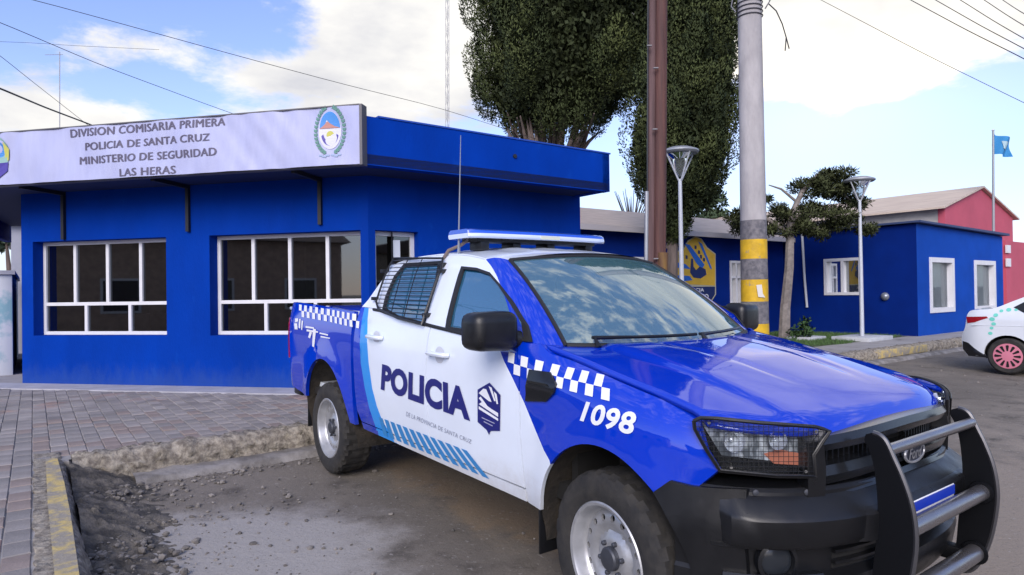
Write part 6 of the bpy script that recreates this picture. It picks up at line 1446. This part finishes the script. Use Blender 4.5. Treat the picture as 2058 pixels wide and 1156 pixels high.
out = prof + [(XW[1] + .345, .24)] + arc(XW[1])[0:] + [(XW[1] - .345, .24), (XW[0] + .345, .24)] + arc(XW[0]) + [(XW[0] - .345, .26)]
out = prof[:-1] + [(4.1, .24)] + arc(XW[1]) + [(XW[1] - .345, .22), (XW[0] + .345, .22)] + arc(XW[0]) + [(XW[0] - .345, .26)]
for s in (-1, 1):
    fs = lambda P, d, s=s: CC(P[:, 0], s * (np.array([sw(x, z) for x, z in P]) - d), P[:, 1])
    bs = panel('body_side', out, fs, [M_SW], sed, grid=.10, flip=s > 0, thick=.03)
    for wp in ([(.78, 1.10), (1.05, 1.28), (1.30, 1.36), (1.36, 1.02), (.95, 1.0)], [(1.42, 1.37), (2.05, 1.39), (2.05, 1.01), (1.42, 1.02)], [(2.12, 1.385), (2.5, 1.33), (2.95, 1.07), (2.95, 1.0), (2.12, 1.01)]):
        panel('window', wp, lambda P, d, s=s: CC(P[:, 0], s * (np.array([sw(x, z) for x, z in P]) + .004 - d), P[:, 1]), [glass('sedan_glass', (.1, .1, .1), 1.6, opac=.6)], bs, grid=.15, flip=s > 0, thick=.01)
    panel('tail_lamp', [(.10, .93), (.12, .82), (.24, .84), (.44, .92), (.42, .945)], lambda P, d, s=s: CC(P[:, 0], s * (np.array([sw(x, z) for x, z in P]) + .008 - d), P[:, 1]), [M_RED], bs, grid=.08, flip=s > 0, thick=.02)
    panel('bumper_trim', [(.02, .50), (.12, .48), (.42, .26), (.45, .24), (.12, .25), (.02, .36)], lambda P, d, s=s: CC(P[:, 0], s * (np.array([sw(x, z) for x, z in P]) + .006 - d), P[:, 1]), [M_PLAST], bs, grid=.08, flip=s > 0, thick=.02)
    mb = MB(); mb.tube([(.2, s * (sw(.3, .80) + .002), .79), (2.0, s * (sw(2, .8) + .002), .80), (4.0, s * (sw(3.9, .8) + .0), .76)], .006, 5); mb.build('crease', M_SW, bs)
    for cx in XW:
        w = empty('wheel', sed, (cx, s * .78, .29)); b = MB(); b.lathe([(.19, -.09), (.27, -.095), (.295, -.07), (.295, .07), (.27, .095), (.21, .09)], (0, 0, 0), (0, s, 0), 40, closed=True); b.build('tyre', M_RUB, w)
        b = MB(); b.lathe([(.212, .08), (.205, .094), (.06, .100), (.02, .104)], (0, 0, 0), (0, s, 0), 40); b.build('wheel_cover', M_PW, w, sharp=20)
        for k in range(12): th = k * math.pi / 6; c = np.array([.145 * math.cos(th), s * .100, .145 * math.sin(th)]); MB().prism([(.085, -.010), (.175, -.022), (.185, 0), (.175, .022), (.085, .010)], lambda u, v, q, th=th, s=s: (u * math.cos(th) - v * math.sin(th), s * (.0965 + q), u * math.sin(th) + v * math.cos(th)), .006).build('cover_slot', M_DARK, w)
        V = [(cx + .348 * math.cos(t), s * y, .29 + .348 * math.sin(t)) for t in np.linspace(0, math.pi, 14) for y in (.5, .82)]; mesh('wheel_liner', V, [(2 * i, 2 * i + 1, 2 * i + 3, 2 * i + 2) for i in range(13)] + [tuple(2 * i for i in range(14))], M_DARK, sed)
yy_ = np.linspace(-1, 1, 13)
V = [(x - .05 * (1 - t * t) * (1 if x < .3 else (-1 if x > 4 else 0)), t * sw(x, z), z + .025 * (1 - t * t) * (1 if .15 < x < 4 else 0)) for x, z in prof for t in yy_]
F = [(i * 13 + j, i * 13 + j + 1, (i + 1) * 13 + j + 1, (i + 1) * 13 + j) for i in range(len(prof) - 1) for j in range(12)]
mesh('body_top', V, F, M_SW, sed, sharp=40)
for u0, u1, nm in ((.66, 1.12, 'rear_window'), (2.56, 3.12, 'windscreen')):
    P = [p for p in prof if u0 <= p[0] <= u1 and p[1] > .9]; V = [(x, t * (sw(x, z) - .08), z + .025 * (1 - t * t) + .006) for x, z in P for t in yy_]; mesh(nm, V, [(i * 13 + j, i * 13 + j + 1, (i + 1) * 13 + j + 1, (i + 1) * 13 + j) for i in range(len(P) - 1) for j in range(12)], glass('sedan_glass', (.1, .1, .1), 1.6, opac=.6), sed)
MB().box(.35, 4.0, -.70, .70, .22, .34).build('underbody', M_DARK, sed)
for (x, z, q) in ((.50, .90, .035), (.52, .82, .03), (.55, .97, .03), (.49, .75, .025), (.47, .66, .028), (.62, 1.04, .025), (.72, 1.06, .032), (.82, 1.06, .022)):
    panel('sticker', [(x + q * math.cos(t) * 1.2, z + q * math.sin(t)) for t in np.linspace(0, 2 * math.pi, 9)[:-1]], lambda P, d: CC(P[:, 0], -(np.array([sw(a, b) for a, b in P]) + .004 - d), P[:, 1]), [M_TQ], sed, grid=0, thick=0)
# yellow patch on the far kerb
a0, a1 = on_b(1765, 735, 4.05)[0], on_b(1862, 728, 4.05)[0]; b = MB(); b.box(a0, a1, 4.02, 4.30, .12, PZ + .022, bev=.012); yk2 = place(struct(b.build('yellow_kerb', M_YEL)))
